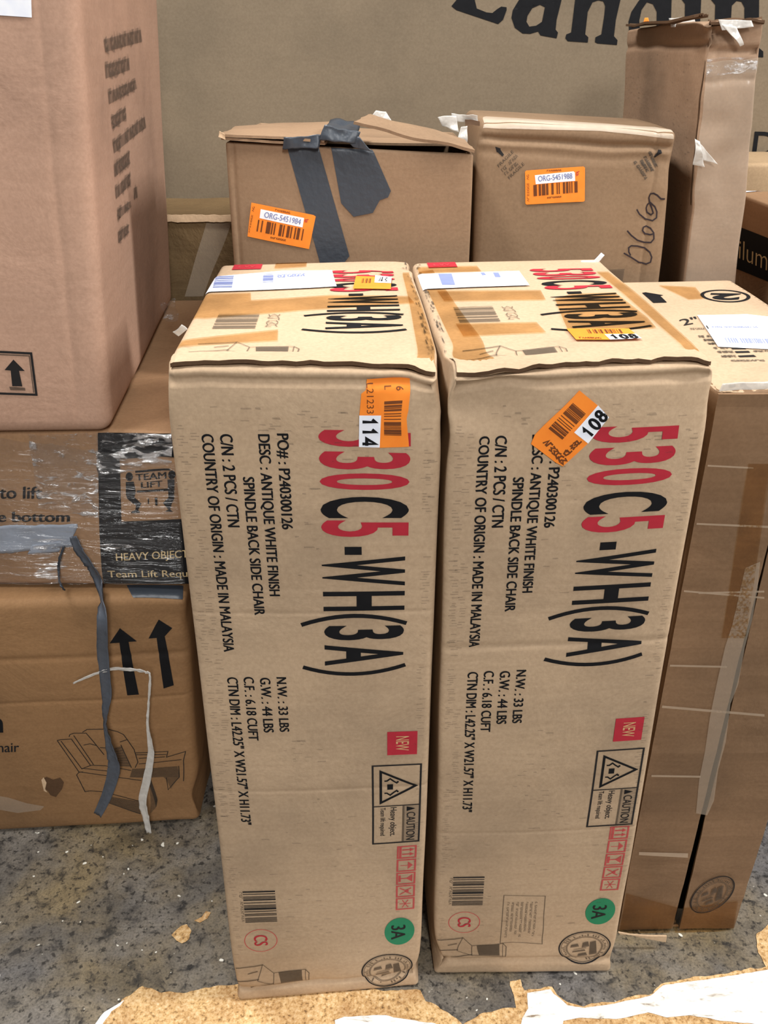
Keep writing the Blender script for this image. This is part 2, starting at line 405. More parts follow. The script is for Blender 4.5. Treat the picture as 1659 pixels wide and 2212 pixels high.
class Ink:
    """flat print on one face of a carton, in metres (a along, b up / deep)"""
    def __init__(s, carton, face):
        s.c, s.face, s.tris, s.mats = carton, face, [], []
    def m(s, mat):
        if mat not in s.mats: s.mats.append(mat)
        return s.mats.index(mat)
    def add(s, tris, mat, lay):
        k = s.m(mat)
        for t in tris: s.tris.append((t, k, lay))
        return s
    def poly(s, pts, mat, lay=0, hole=None):
        loops = [[Vector((x, y, 0)) for x, y in pts]]
        if hole: loops.append([Vector((x, y, 0)) for x, y in hole])
        flat = [p for l in loops for p in l]
        return s.add([tuple((flat[i].x, flat[i].y) for i in t) for t in tessellate_polygon(loops)], mat, lay)
    def line(s, pts, wd, mat, lay=0, closed=False):
        P = [Vector(p) for p in pts]; n = len(P); L, Rr = [], []
        for i, p in enumerate(P):
            a = P[(i - 1) % n] if closed or i else P[i]
            b = P[(i + 1) % n] if closed or i < n - 1 else P[i]
            d1 = (p - a).normalized() if (p - a).length > 0 else (b - p).normalized()
            d2 = (b - p).normalized() if (b - p).length > 0 else d1
            d = (d1 + d2); d = d.normalized() if d.length > .1 else d1
            k = 1 / max(.5, d.dot(d1)); nn = Vector((-d.y, d.x)) * (wd / 2 * k)
            L.append(p + nn); Rr.append(p - nn)
        T = []
        for i in range(n if closed else n - 1):
            j = (i + 1) % n
            T += [(tuple(L[i]), tuple(Rr[i]), tuple(Rr[j])), (tuple(L[i]), tuple(Rr[j]), tuple(L[j]))]
        return s.add(T, mat, lay)
    def ell(s, c, A, B, mat, lay=0, wd=0, n=40, a0=0, a1=2 * PI):
        full = abs(a1 - a0 - 2 * PI) < 1e-6
        pts = [(c[0] + A[0] * math.cos(t) + B[0] * math.sin(t), c[1] + A[1] * math.cos(t) + B[1] * math.sin(t))
               for t in [a0 + (a1 - a0) * i / n for i in range(n + (0 if full else 1))]]
        return s.line(pts, wd, mat, lay, full) if wd else s.poly(pts, mat, lay)
    def text(s, body, O, E, U, mat, lay=0, bold=.012, fit=False):
        """baseline O to E, cap height vector to U (all points)"""
        vs, tr = text_tris(body, bold)
        x0, x1 = min(v[0] for v in vs), max(v[0] for v in vs)
        y0, y1 = (min(v[1] for v in vs), max(v[1] for v in vs)) if fit else cap_h(bold)
        O, E, U = Vector(O), Vector(E) - Vector(O), Vector(U) - Vector(O)
        q = [tuple(O + E * ((x - x0) / (x1 - x0)) + U * ((y - y0) / (y1 - y0))) for x, y in vs]
        return s.add([tuple(q[i] for i in t) for t in tr], mat, lay)
    def digits(s, body, O, E, U, mat, lay=0, wd=.0022):
        """hand-cut style tag digits drawn as strokes"""
        G = {'1': [[(.2, .72), (.5, .98), (.5, 0)]], '0': [[(.5 + .36 * math.cos(t), .5 + .5 * math.sin(t)) for t in [i * PI / 10 for i in range(21)]]],
             '8': [[(.5 + .30 * math.cos(t), .76 + .24 * math.sin(t)) for t in [i * PI / 9 for i in range(19)]], [(.5 + .36 * math.cos(t), .27 + .27 * math.sin(t)) for t in [i * PI / 9 for i in range(19)]]],
             '4': [[(.72, 0), (.72, 1), (.12, .32), (.95, .32)]]}
        O, E, U = Vector(O), Vector(E) - Vector(O), Vector(U) - Vector(O); n = len(body)
        for i, ch in enumerate(body):
            for st in G[ch]:
                s.line([tuple(O + E * ((i + .08 + x * .84) / n) + U * y) for x, y in st], wd, mat, lay)
        return s
    def bars(s, O, E, U, mat, lay=0, seed=1, n=26, duty=.55):
        rnd = random.Random(seed); O, E, U = Vector(O), Vector(E) - Vector(O), Vector(U) - Vector(O)
        w = [rnd.choice((1, 1, 2, 3)) for _ in range(n * 2 + 1)]; tot = sum(w); t = 0
        for i, x in enumerate(w):
            if i % 2 == 0:
                a, b = t / tot, (t + x * (duty * 1.6)) / tot; b = min(b, 1)
                p = [O + E * a, O + E * b, O + E * b + U, O + E * a + U]
                s.add([tuple(map(tuple, (p[0], p[1], p[2]))), tuple(map(tuple, (p[0], p[2], p[3])))], mat, lay)
            t += x
        return s
    def scrib(s, quad, n, mat, lay=0, seed=1, wd=.0016):
        """a row of n unreadable blurred characters; quad = start-base, end-base, end-top, start-top"""
        rnd = random.Random(seed); q = [Vector(p) for p in quad]
        B = lambda u, v: tuple((q[0] * (1 - u) + q[1] * u) * (1 - v) + (q[3] * (1 - u) + q[2] * u) * v)
        for i in range(n):
            if rnd.random() < .08: continue
            u0, u1 = (i + .1) / n, (i + .85) / n
            sh = rnd.randrange(4)
            P = [[(u0, 0), (u0, 1), (u1, 1)], [(u0, 1), (u1, .9), (u0, .5), (u1, .1), (u0, 0)], [(u0, 0), ((u0 + u1) / 2, 1), (u1, 0)], [(u1, 1), (u0, .8), (u0, .2), (u1, 0), (u1, .5)]][sh]
            s.line([B(u, v) for u, v in P], wd, mat, lay)
        return s
    def build(s, name, label=None, parent=None, lay0=0, maxlen=.008):
        tris = s.tris; out = []
        stack = list(tris)
        while stack:
            t, k, lay = stack.pop()
            e = [((t[i][0] - t[(i + 1) % 3][0]) ** 2 + (t[i][1] - t[(i + 1) % 3][1]) ** 2, i) for i in range(3)]
            m, i = max(e)
            if m > maxlen ** 2:
                a, b, c = t[i], t[(i + 1) % 3], t[(i + 2) % 3]
                mid = ((a[0] + b[0]) / 2, (a[1] + b[1]) / 2)
                stack += [((a, mid, c), k, lay), ((mid, b, c), k, lay)]
            else: out.append((t, k, lay))
        vid, verts, faces, idx = {}, [], [], []
        for t, k, lay in out:
            f = []
            for p in t:
                key = (round(p[0], 6), round(p[1], 6), lay)
                if key not in vid:
                    vid[key] = len(verts)
                    verts.append(s.c.S(s.face, p[0], p[1], .0010 + .0004 * (lay + lay0)))
                f.append(vid[key])
            if len(set(f)) == 3: faces.append(f); idx.append(k)
        return mesh_obj(name, verts, faces, s.mats, parent or s.c.root, idx, True, label)

def seal(ink, c, A, B, mat='stamp', seed=3):
    rnd = random.Random(seed)
    ink.ell(c, A, B, 'soft_black' if mat == 'stamp' else mat, 0, .0022, 48)
    sc_ = lambda k: ((A[0] * k, A[1] * k), (B[0] * k, B[1] * k))
    for k in (.93, .72, .68):
        ink.ell(c, *sc_(k), mat, 1, .0011, 44)
    P = lambda r, t: (c[0] + r * (A[0] * math.cos(t) + B[0] * math.sin(t)), c[1] + r * (A[1] * math.cos(t) + B[1] * math.sin(t)))
    for i in range(46):
        t = 2 * PI * i / 46
        if rnd.random() < .8: ink.line([P(.76, t), P(.76 + .13 * rnd.random() + .02, t + .03)], .0022, mat, 1)
    Q = lambda x, y: (c[0] + A[0] * x + B[0] * y, c[1] + A[1] * x + B[1] * y)
    for x0, y0, x1, y1 in ((-.55, .1, -.2, .32), (-.5, -.22, .05, -.08), (-.3, -.5, .1, -.28), (-.1, .05, .2, .4), (.18, -.45, .5, .4), (-.45, -.04, .1, .04)):
        ink.poly([Q(x0, y0), Q(x1, y0 + .04), Q(x1 - .04, y1), Q(x0 + .05, y1 - .05)], mat, 1)
    return ink

def scuffs(ink, rects, seed, mat='scuff'):
    rnd = random.Random(seed)
    for a0, a1, b0, b1, n in rects:
        for i in range(n):
            a = rnd.uniform(a0, a1); b = rnd.uniform(b0, b1); l = rnd.uniform(.003, .013); h = rnd.uniform(.0008, .002)
            ink.poly([(a, b), (a + l, b + rnd.uniform(-.001, .001)), (a + l * .9, b + h), (a, b + h)], mat, 0)
    return ink

# ================================================================== SETTING
def floor_patch(pts, z, jit, seg=.006, seed=1):
    P = [Vector((x, y, 0)) for x, y in pts]; out = []
    for a, b in zip(P, P[1:] + P[:1]):
        n = max(1, int((b - a).length / seg))
        for i in range(n):
            p = a.lerp(b, i / n)
            d = noise.noise_vector(p * 60 + Vector((seed, 0, 0))) * jit + noise.noise_vector(p * 170 + Vector((seed, 0, 0))) * jit * .5
            out.append(Vector((p.x + d.x, p.y + d.y, 0)))
    tr = tessellate_polygon([out])
    return [(v.x, v.y, z) for v in out], [tuple(t) for t in tr]
m, nt, p = new_mat('stained_concrete')
v = mapping(nt, (1, 1, 1))
n1 = noise_n(nt, v, 3.0, 5, .6, .4)
n2 = noise_n(nt, v, 34, 5, .65, .5)
n3 = noise_n(nt, v, 95, 3, .6)
n4 = noise_n(nt, v, 260, 2, .6)
base = ramp(nt, n1, [(.36, lin((102, 100, 100))), (.5, lin((118, 111, 101))), (.64, lin((130, 114, 84)))])
base = mixc(nt, 1, base, ramp(nt, n2, [(.34, (.20, .20, .21, 1)), (.45, (.80, .79, .78, 1)), (.62, (1.0, 1, 1, 1))]), 'MULTIPLY')
base = mixc(nt, 1, base, ramp(nt, n3, [(.35, (.2, .19, .18, 1)), (.45, (1, 1, 1, 1))]), 'MULTIPLY')
n5 = noise_n(nt, v, 7.5, 4, .62, .3)
base = mixc(nt, .8, base, ramp(nt, n5, [(.38, (.55, .55, .56, 1)), (.54, (1, 1, 1, 1))]), 'MULTIPLY')
base = mixc(nt, .55, base, ramp(nt, n4, [(.35, (.5, .5, .5, 1)), (.6, (1.25, 1.25, 1.25, 1))]), 'MULTIPLY')
sp = ramp(nt, noise_n(nt, v, 70, 1, .4), [(.735, (0, 0, 0, 1)), (.765, (1, 1, 1, 1))])
base = mixc(nt, sp, base, lin((225, 222, 210)))
nt.links.new(base, p.inputs['Base Color']); p.inputs['Roughness'].default_value = .62
b = nt.nodes.new('ShaderNodeBump'); b.inputs['Strength'].default_value = .35; b.inputs['Distance'].default_value = .004
nt.links.new(n2, b.inputs['Height']); nt.links.new(b.outputs['Normal'], p.inputs['Normal'])
M_CONC = m
m, nt, p = new_mat('beige_screed')
v = mapping(nt, (1, 1, 1))
g1 = noise_n(nt, v, 150, 3, .7); g2 = noise_n(nt, v, 14, 4, .6)
base = ramp(nt, g1, [(.3, lin((118, 88, 52))), (.45, lin((204, 164, 108))), (.62, lin((226, 194, 146))), (.78, lin((244, 226, 190)))])
base = mixc(nt, .6, base, ramp(nt, g2, [(.35, lin((186, 160, 130))), (.6, (1, 1, 1, 1))]), 'MULTIPLY')
nt.links.new(base, p.inputs['Base Color']); p.inputs['Roughness'].default_value = .8
b = nt.nodes.new('ShaderNodeBump'); b.inputs['Strength'].default_value = .5; b.inputs['Distance'].default_value = .004
nt.links.new(g1, b.inputs['Height']); nt.links.new(b.outputs['Normal'], p.inputs['Normal'])
M_SCREED = m
m, nt, p = new_mat('chipped_white_paint')
v = mapping(nt, (1, 1, 1), (0, 0, .5))
g1 = noise_n(nt, mapping(nt, (1, 3.2, 1), (0, 0, .25)), 22, 5, .7, .5)
base = ramp(nt, g1, [(.30, lin((120, 98, 74))), (.37, lin((206, 200, 190))), (.45, lin((232, 232, 230))), (.7, lin((238, 238, 238)))])
nt.links.new(base, p.inputs['Base Color']); p.inputs['Roughness'].default_value = .5
M_PAINT = m
fv, ff, fi = [(-4, -3, 0), (4, -3, 0), (4, 5, 0), (-4, 5, 0)], [(0, 1, 2, 3)], [0]
def patch(pts, z, mi, jit, seed):
    vs, tr = floor_patch(pts, z, jit, seed=seed)
    o = len(fv); fv.extend(vs)
    for t in tr: ff.append(tuple(i + o for i in t)); fi.append(mi)
patch([(-.4581,.7414),(-.463,.8245),(-.4517,.8448),(-.4249,.8688),(-.4052,.8879),(-.387,.883),(-.3715,.8758),(-.3273,.8773),(-.2927,.8861),(-.2516,.89),(-.1795,.8956),(-.0623,.8793),(.0584,.8791),(.0677,.8633),(.0861,.8517),(.1078,.8371),(.1261,.8236),(.1661,.8431),(.2131,.8515),(.2103,.8942),(.2281,.899),(.2339,.8804),(.2763,.8852),(.2811,.8772),(.299,.8583),(.326,.8528),(.3825,.8613),(.4407,.8738),(.4618,.8913),(.5383,.9026),(.6532,.9207),(.7395,.9358),(.6525,.7398)], .0010, 1, .0035, 1)
patch([(.2361,.8741),(.2755,.8804),(.2802,.8724),(.2981,.8536),(.325,.8482),(.3813,.8566),(.4393,.869),(.4635,.8865),(.5362,.8961),(.6505,.914),(.7358,.9273),(.6802,.8022),(.6132,.8199),(.5425,.8274),(.4933,.8365),(.4546,.8321),(.4272,.8412),(.3719,.8299),(.3127,.8323),(.2865,.8278),(.2782,.8065),(.2116,.8029),(.2217,.8324),(.2336,.8476)], .0018, 2, .0012, 2)
patch([(-.0755,.7408),(-.0798,.8291),(-.0644,.8344),(.0014,.838),(.0141,.8327),(.0808,.8237),(.0904,.7406)], .0018, 2, .0012, 3)
patch([(.6552,.9816),(.6845,.9998),(.738,1.0071),(.7023,.9232),(.6487,.9174),(.6474,.9446)], .0012, 1, .003, 4)
patch([(-.3753,.9815),(-.3643,.9997),(-.3548,1.0016),(-.3415,.9887),(-.3427,.9743),(-.3556,.9654),(-.366,.969)], .0012, 1, .0025, 5)
patch([(-.3413,1.0089),(-.3294,1.0164),(-.3235,1.0296),(-.3144,1.0258),(-.3174,1.0145),(-.3307,1.0052)], .0012, 1, .0015, 6)
patch([(-.4384,.7414),(-.4653,.8223),(-.455,.8433),(-.4423,.8517),(-.4274,.8641),(-.431,.8548),(-.4432,.844),(-.4526,.8245)], .0016, 2, .0015, 7)
fl = mesh_obj('floor', fv, ff, [M_CONC, M_SCREED, M_PAINT], None, fi)
fl['kind'] = 'structure'

# ================================================================== CHAIR CARTONS
def chair_prints(c, ds, which):
    A0, A1 = .1625, .2635           # cap band of the red code
    for face, sh in (('front', 0.0), ('top', -.527)):
        k = Ink(c, face); r = Ink(c, face)
        if face == 'top': A0, A1 = .172, .268
        def g(ch, b0, b1, ink, mat, a0=A0, a1=A1):
            ink.text(ch, (a0, b0 + sh), (a0, b1 + sh), (a1, b0 + sh), mat, 0, .024, fit=True)
        for ch, b0, b1 in (('5', 1.003, .983), ('3', .977, .955), ('0', .950, .929), ('5', .889, .867)):
            g(ch, b0, b1, r, 'red')
        g('C', .920, .892, k, 'black')
        d0 = A0 - .0015; d1 = A1 - .0035
        k.poly([(A0 + .026, .8535 + sh), (A0 + .046, .8535 + sh), (A0 + .046, .8425 + sh), (A0 + .026, .8425 + sh)], 'black')
        for ch, b0, b1 in (('W', .840, .799), ('H', .791, .763), ('3', .741, .719), ('A', .712, .680)):
            g(ch, b0, b1, k, 'black', d0, d1)
        arc = lambda b, s: [(d0 - .028 + (d1 - d0 + .031) * t, b + sh + s * .0125 * (4 * (t - .5) ** 2)) for t in [i / 12 for i in range(13)]]
        k.line(arc(.7555, -1), .0058, 'black'); k.line(arc(.6655, 1), .0058, 'black')
        r.build('printed_code', 'red printed characters of the model code'); k.build('printed_code', 'black printed characters of the model code')
    # description lines, reading downwards
    for s_, a0, a1, b0, b1 in (('PO# : P240300126', .117, .1305, .998, .877), ('DESC : ANTIQUE WHITE FINISH', .0965, .110, .997, .785),
            ('SPINDLE BACK SIDE CHAIR', .0765, .090, .945, .757), ('C/N : 2 PCS / CTN', .0548, .0695, .997, .880),
            ('COUNTRY OF ORIGIN : MADE IN MALAYSIA', .0345, .0485, .997, .701), ('N.W. : 33 LBS', .098, .1115, .662, .570),
            ('G.W. : 44 LBS', .0768, .091, .661, .569), ('C.F. : 6.18 CUFT', .056, .070, .662, .555),
            ('CTN DIM : L42.25" X W21.57" X H11.73"', .0350, .0495, .661, .398)):
        Ink(c, 'front').text(s_, (a0, b0), (a0, b1), (a1, b0), 'black', 0, .034).build('printed_text')
    d = ds
    i = Ink(c, 'front').poly([(.241, .565 + d * .4), (.281, .565 + d * .4), (.281, .523 + d * .4), (.241, .523 + d * .4)], 'red')
    i.text('NEW', (.2525, .557 + d * .4), (.2525, .531 + d * .4), (.270, .557 + d * .4), 'tan_ink', 1, .01)
    i.build('new_badge', 'red NEW badge')
    e = d * .6
    i = Ink(c, 'front')
    i.line([(.221, .504 + e), (.287, .504 + e), (.287, .352 + e), (.221, .352 + e)], .0026, 'soft_black', 0, True)
    i.line([(.221, .427 + e), (.286, .427 + e)], .0018, 'soft_black')
    i.line([(.232, .493 + e), (.232, .434 + e), (.2805, .4635 + e)], .0036, 'black', 0, True)
    for y in (0, 1):
        f = lambda a, b: (a, (b if y == 0 else .927 - b) + e)
        i.line([f(.237, .475), f(.2405, .475), f(.245, .479), f(.250, .474), f(.255, .470)], .0024, 'black')
        i.ell(f(.2555, .4725) , (.0015, 0), (0, .0018), 'black', 0, 0, 10)
    i.poly([(.241, .4685 + e), (.249, .4685 + e), (.249, .4585 + e), (.241, .4585 + e)], 'black')
    i.poly([(.2625, .426 + e), (.2655, .426 + e), (.2655, .353 + e), (.2625, .353 + e)], 'stamp', 0)
    i.poly([(.2655, .426 + e), (.286, .426 + e), (.286, .353 + e), (.2655, .353 + e)], 'scuff', 0)
    i.poly([(.2685, .4245 + e), (.2685, .4155 + e), (.281, .420 + e)], 'black', 1)
    i.text('CAUTION', (.2685, .413 + e), (.2685, .356 + e), (.281, .413 + e), 'soft_black', 1, .012)
    i.text('Heavy object.', (.2455, .424 + e), (.2455, .366 + e), (.2545, .424 + e), 'soft_black', 0, .014)
    i.text('Team lift required', (.2315, .424 + e), (.2315, .368 + e), (.2385, .424 + e), 'soft_black', 0, .014)
    i.build('caution_panel', 'black outlined caution panel')
    i = Ink(c, 'front')
    for n in range(5):
        t = .342 + d - n * .0292; b0, b1 = t - .0245, t
        i.line([(.2575, b1), (.2835, b1), (.2835, b0), (.2575, b0)], .0028, 'pale_red', 0, True)
        q = lambda a, b: (.2595 + .022 * a, b1 - .0245 * b)
        if n == 0:
            i.poly([q(0, 0), q(.16, 0), q(.16, 1), q(0, 1)], 'pale_red')
            for y in (.3, .68): i.line([q(.2, y), q(.8, y)], .0026, 'pale_red'); i.poly([q(.7, y - .15), q(1, y), q(.7, y + .15)], 'pale_red')
        if n == 1: i.line([q(.1, .5), q(.6, .5)], .0014, 'pale_red'); i.poly([q(.6, .15), q(.95, .5), q(.6, .85)], 'pale_red')
        if n == 2: i.poly([q(.5, .5), q(.95, .15), q(.95, .85)], 'pale_red'); i.line([q(.08, .5), q(.6, .5)], .0022, 'pale_red'); i.poly([q(0, .2), q(.16, .2), q(.16, .8), q(0, .8)], 'pale_red')
        if n == 3:
            i.line([q(.1, .2), q(.5, .45), q(.9, .25)], .0022, 'pale_red'); i.line([q(.1, .8), q(.5, .55), q(.9, .8)], .0022, 'pale_red'); i.ell(q(.6, .5), (.003, 0), (0, .003), 'pale_red', 0, 0, 12)
        if n == 4:
            for t_ in range(3): i.line([q(.5 + .4 * math.cos(t_ * PI / 3), .5 + .4 * math.sin(t_ * PI / 3)), q(.5 - .4 * math.cos(t_ * PI / 3), .5 - .4 * math.sin(t_ * PI / 3))], .0016, 'pale_red')
    i.build('handling_icons', 'row of five pale red handling icons')
    i = Ink(c, 'front').ell((.2625, .148 + d), (.0235, 0), (0, .0325), 'green')
    i.text('3A', (.249, .164 + d), (.249, .130 + d), (.272, .164 + d), 'soft_black', 1, .02)
    i.build('green_dot', 'green printed oval marked 3A')
    seal(Ink(c, 'front'), (.2455, .051 + d * 1.4), (.0415, .004), (-.004, .0415)).build('seal_stamp', 'round dark seal print')
    b_ = -.007 if which == 2 else 0
    i = Ink(c, 'front').bars((.0275, .260 + b_), (.0275, .191 + b_), (.0755, .260 + b_), 'soft_black', 0, 5, 15, .62)
    i.scrib([(.0225, .258 + b_), (.0225, .193 + b_), (.0262, .193 + b_), (.0262, .258 + b_)], 13, 'stamp', 0, 4, .0009)
    i.build('barcode', 'black barcode near the bottom')
    i = Ink(c, 'front').ell((.048, .148 + b_), (.0248, 0), (0, .026), 'pale_red', 0, .0013)
    i.text('CS', (.0375, .161 + b_), (.0375, .136 + b_), (.0585, .161 + b_), 'red', 0, .02, fit=True)
    i.build('carton_mark', 'red CS in a thin red circle')
    def drawing(face, a, b, k, s1):
        T = lambda pts: [(a + x * k, b + y * k * s1) for x, y in pts]
        i = Ink(c, face)
        for pts in ([(.0, .055), (.030, .058), (.044, .061)], [(-.006, .022), (.02, .025), (.038, .029)], [(.022, .006), (.046, .014), (.058, .016)], [(.02, .040), (.036, .046)]):
            i.line(T(pts), .0024, 'stamp')
        i.line(T([(.044, .062), (.060, .040), (.058, .014), (.036, .026), (.044, .062)]), .0013, 'stamp')
        i.line(T([(.060, .040), (.110, .044), (.116, .034), (.114, .010), (.058, .014)]), .0015, 'stamp')
        i.poly(T([(.067, .041), (.104, .043), (.104, .013), (.069, .014)]), 'stamp')
        i.line(T([(.110, .043), (.109, .011)]), .0011, 'stamp')
        i.build('chair_drawing', 'small printed line drawing of a chair')
    drawing('front', .003, .024 + (.013 if which == 2 else 0), 1, 1.05)
    drawing('top', .026, .036, 1, .95)
    # top printing
    i = Ink(c, 'top').poly([(.022, .540), (.066, .540), (.066, .503), (.022, .503)], 'red')
    i.scrib([(.031, .527), (.056, .527), (.056, .514), (.031, .514)], 3, 'pale_red', 1, 2, .003)
    i.build('new_badge', 'red badge on the top')
    o = .035 if which == 2 else 0
    i = Ink(c, 'top').bars((.034, .228 + o), (.034, .155 + o), (.086, .228 + o), 'stamp', 0, 8, 9, .7)
    i.scrib([(.098, .226 + o), (.098, .162 + o), (.112, .162 + o), (.112, .226 + o)], 6, 'stamp', 0, 3, .0016)
    i.build('barcode', 'barcode on the top')
    # dirt from rollers
    tk = Ink(c, 'front'); rt = random.Random(40 + which)
    for a_, b_lo, b_hi in ((.010, .10, 1.01), (.021, .30, 1.0), (.280, .25, .99)):
        b_ = b_lo
        while b_ < b_hi:
            if noise.noise(Vector((a_ * 90, b_ * 7, which))) > -.15 and rt.random() < .85:
                l_ = rt.uniform(.004, .010); x_ = a_ + rt.uniform(-.003, .003)
                tk.poly([(x_, b_), (x_ + l_, b_), (x_ + l_, b_ + .0013), (x_, b_ + .0013)], 'scuff')
            b_ += rt.choice((.0036, .0036, .005, .009))
    tk.build('dirt_marks', 'columns of fine grey ticks near the edges')['kind'] = 'stuff'
    k = scuffs(Ink(c, 'front'), [(.004, .016, .08, 1.0, 20), (.272, .286, .30, .98, 16), (.05, .27, .10, .42, 46), (.03, .25, 1.0, 1.03, 26), (.11, .16, .78, 1.0, 14), (.10, .15, .42, .56, 16), (.16, .285, .96, 1.02, 20)], 11 + which)
    k.build('dirt_marks', 'rows of faint grey roller marks')['kind'] = 'stuff'

def lip(c, wav, seed):
    """top closing flap with a raised wavy front edge"""
    d = c.dims; n, mm = 40, 6; top, bot = [], []
    for j in range(mm + 1):
        for i in range(n + 1):
            a = .002 + (d[0] - .004) * i / n; b = .004 + (.05) * (j / mm) ** 1.5
            z = (.0062 + wav * noise.noise(Vector((i * .35, seed, 0)))) * (1 - j / mm) ** 1.3 + .0006
            bb = b + (.003 * noise.noise(Vector((i * .4, seed + 4, 0))) if j == 0 else 0)
            top.append(c.S('top', a, bb, z + .001)); bot.append(c.S('top', a, bb, z - .0035 * (1 - j / mm)))
    K = len(top); f = []; I = lambda i, j: j * (n + 1) + i
    for j in range(mm):
        for i in range(n):
            f += [(I(i, j), I(i + 1, j), I(i + 1, j + 1), I(i, j + 1)), (I(i, j + 1) + K, I(i + 1, j + 1) + K, I(i + 1, j) + K, I(i, j) + K)]
    fi_ = [0] * len(f)
    for i in range(n): f.append((I(i, 0) + K, I(i + 1, 0) + K, I(i + 1, 0), I(i, 0))); fi_.append(1)  # front edge faces dark: shadow on the cut edge painted in
    mesh_obj('top_flap', top + bot, f, ['kraft', 'inner'], c.root, fi_, smooth=False)

LA = 'tall brown chair carton standing upright in front, left of the pair, sticker reading 114'
LB = 'tall brown chair carton standing in front, right of the pair, tilted sticker reading 108'
C1 = Carton('C1', 'kraft', LA, r=.009, base=.0016, freq=5, bulge=.004, step=.014,
            bumps=((.298, 0, 1.073, .06, .010, 22), (0, 0, 1.073, .04, .006, 24), (.298, 0, 0.01, .06, .010, 20), (.0, 0, .02, .05, .008, 22), (.15, 0, 0.03, .08, .004, 25), (.298, .5, 1.073, .04, .010, 25)),
            grooves=(('front', 2, 1.0585, .0045, .0045), ('front', 2, .76, .0006, .003), ('front', 2, .462, .0007, .003), ('front', 2, .030, .004, .006)))
C2 = Carton('C2', 'kraft', LB, r=.009, base=.0018, freq=5, bulge=.003, step=.014,
            bumps=((0, 0, 1.073, .09, .016, 18), (.298, 0, 1.073, .05, .008, 24), (.298, 0, .02, .05, .007, 22), (0, 0, .03, .07, .012, 18), (.15, 0, .03, .09, .004, 24)),
            grooves=(('front', 2, 1.0585, .005, .005), ('front', 2, .70, .0014, .005), ('front', 2, .352, .0007, .003), ('front', 2, .036, .005, .007)))
chair_prints(C1, 0.0, 1); chair_prints(C2, .0125, 2)
lip(C1, .0025, 3); lip(C2, .0035, 8)
# frayed grey wear along the touching top edges
for c_, a_, sd in ((C1, .290, 3), (C2, .006, 5)):
    rnd = random.Random(sd); k = Ink(c_, 'top')
    for q in range(70):
        b_ = rnd.uniform(.01, .53); x_ = a_ + rnd.uniform(-.004, .003); l_ = rnd.uniform(.004, .02); w_ = rnd.uniform(.001, .003)
        k.poly([(x_, b_), (x_ + w_, b_ + .001), (x_ + w_ * .8, b_ + l_), (x_ - .0006, b_ + l_ * .9)], rnd.choice(('stamp', 'scuff', 'faint')), 1)
    k.build('worn_edge', 'frayed grey worn edge')['kind'] = 'stuff'
# packing tape on the tops
def tape(c, face, pts, mat='tape', name='packing_tape', label=None, lay=2):
    return Ink(c, face).poly(pts, mat, lay).build(name, label)
tape(C1, 'top', [(-.0016,.3409),(.0644,.3442),(.0685,.3008),(.1721,.3198),(.2798,.3044),(.2851,.2698),(.1379,.2422),(.0193,.2052),(-.0035,.2107)])
tape(C1, 'top', [(.0045,.1033),(.1142,.1462),(.1163,.0989),(-.0013,.0762)])
tape(C1, 'top', [(.281,.4518),(.2906,.4507),(.3006,.0277),(.2742,.0224)])
tape(C1, 'top', [(.0864,.5577),(.1348,.5616),(.1346,.5089),(.0866,.5015)])
tape(C2, 'top', [(.0052,.4766),(.0269,.4865),(.0384,.2764),(.0573,.0326),(.0158,.0077),(.0146,.1125)])
tape(C2, 'top', [(.0213,.3543),(.1635,.338),(.1613,.2868),(.025,.295)])
tape(C2, 'top', [(.028,.183),(.13,.1798),(.1327,.134),(.0303,.13)])
tape(C2, 'top', [(.2696,.4462),(.2868,.4443),(.3041,.0214),(.2801,.0139)])
tape(C2, 'top', [(.2048,.3123),(.2627,.3108),(.2719,.1852),(.27,.1386),(.1617,.1428),(.1746,.2903)])
tape(C2, 'top', [(.0042,.5082),(.096,.5041),(.0979,.4659),(.0047,.4705)])
# shipping labels
def white_label(c, pts, seed):
    lab = Ink(c, 'top').poly(pts, 'blue_white', 3).build('shipping_label', 'white paper shipping label')
    return lab
l1 = white_label(C1, [(-.0072,.4496),(.0988,.4799),(.1749,.474),(.1815,.3679),(.1552,.3646),(-.0042,.3495)], 1)
Ink(C1, 'top').bars(*[(.0092,.3743),(.0036,.4516),(.0362,.3749)], 'greyblue', 4, 2, 9, .8).build('barcode', 'pale blue barcode', parent=l1)
Ink(C1, 'top').bars(*[(.0762,.4037),(.0733,.4568),(.0912,.4053)], 'greyblue', 4, 6, 6, .8).build('barcode', 'pale blue barcode', parent=l1)
Ink(C1, 'top').scrib([(.0949,.4324),(.1359,.4404),(.1353,.4562),(.0936,.4514)], 8, 'greyblue', 4, 3, .002).build('label_print', 'pale blue label printing', parent=l1)
l2 = white_label(C2, [(-.0003,.4589),(.1542,.4595),(.1529,.3663),(.0715,.3674),(.001,.3647)], 2)
Ink(C2, 'top').poly([(.0323,.4551),(.052,.4529),(.0498,.3836),(.0316,.3857)], 'greyblue', 4).build('barcode', 'pale blue barcode block', parent=l2)
Ink(C2, 'top').poly([(.0949,.454),(.1004,.4534),(.101,.4382),(.0952,.4359)], 'greyblue', 4).build('label_print', parent=l2)
Ink(C2, 'top').poly([(.1133,.4519),(.1215,.451),(.1204,.4212),(.1124,.4221)], 'greyblue', 4).build('label_print', 'pale blue label printing', parent=l2)
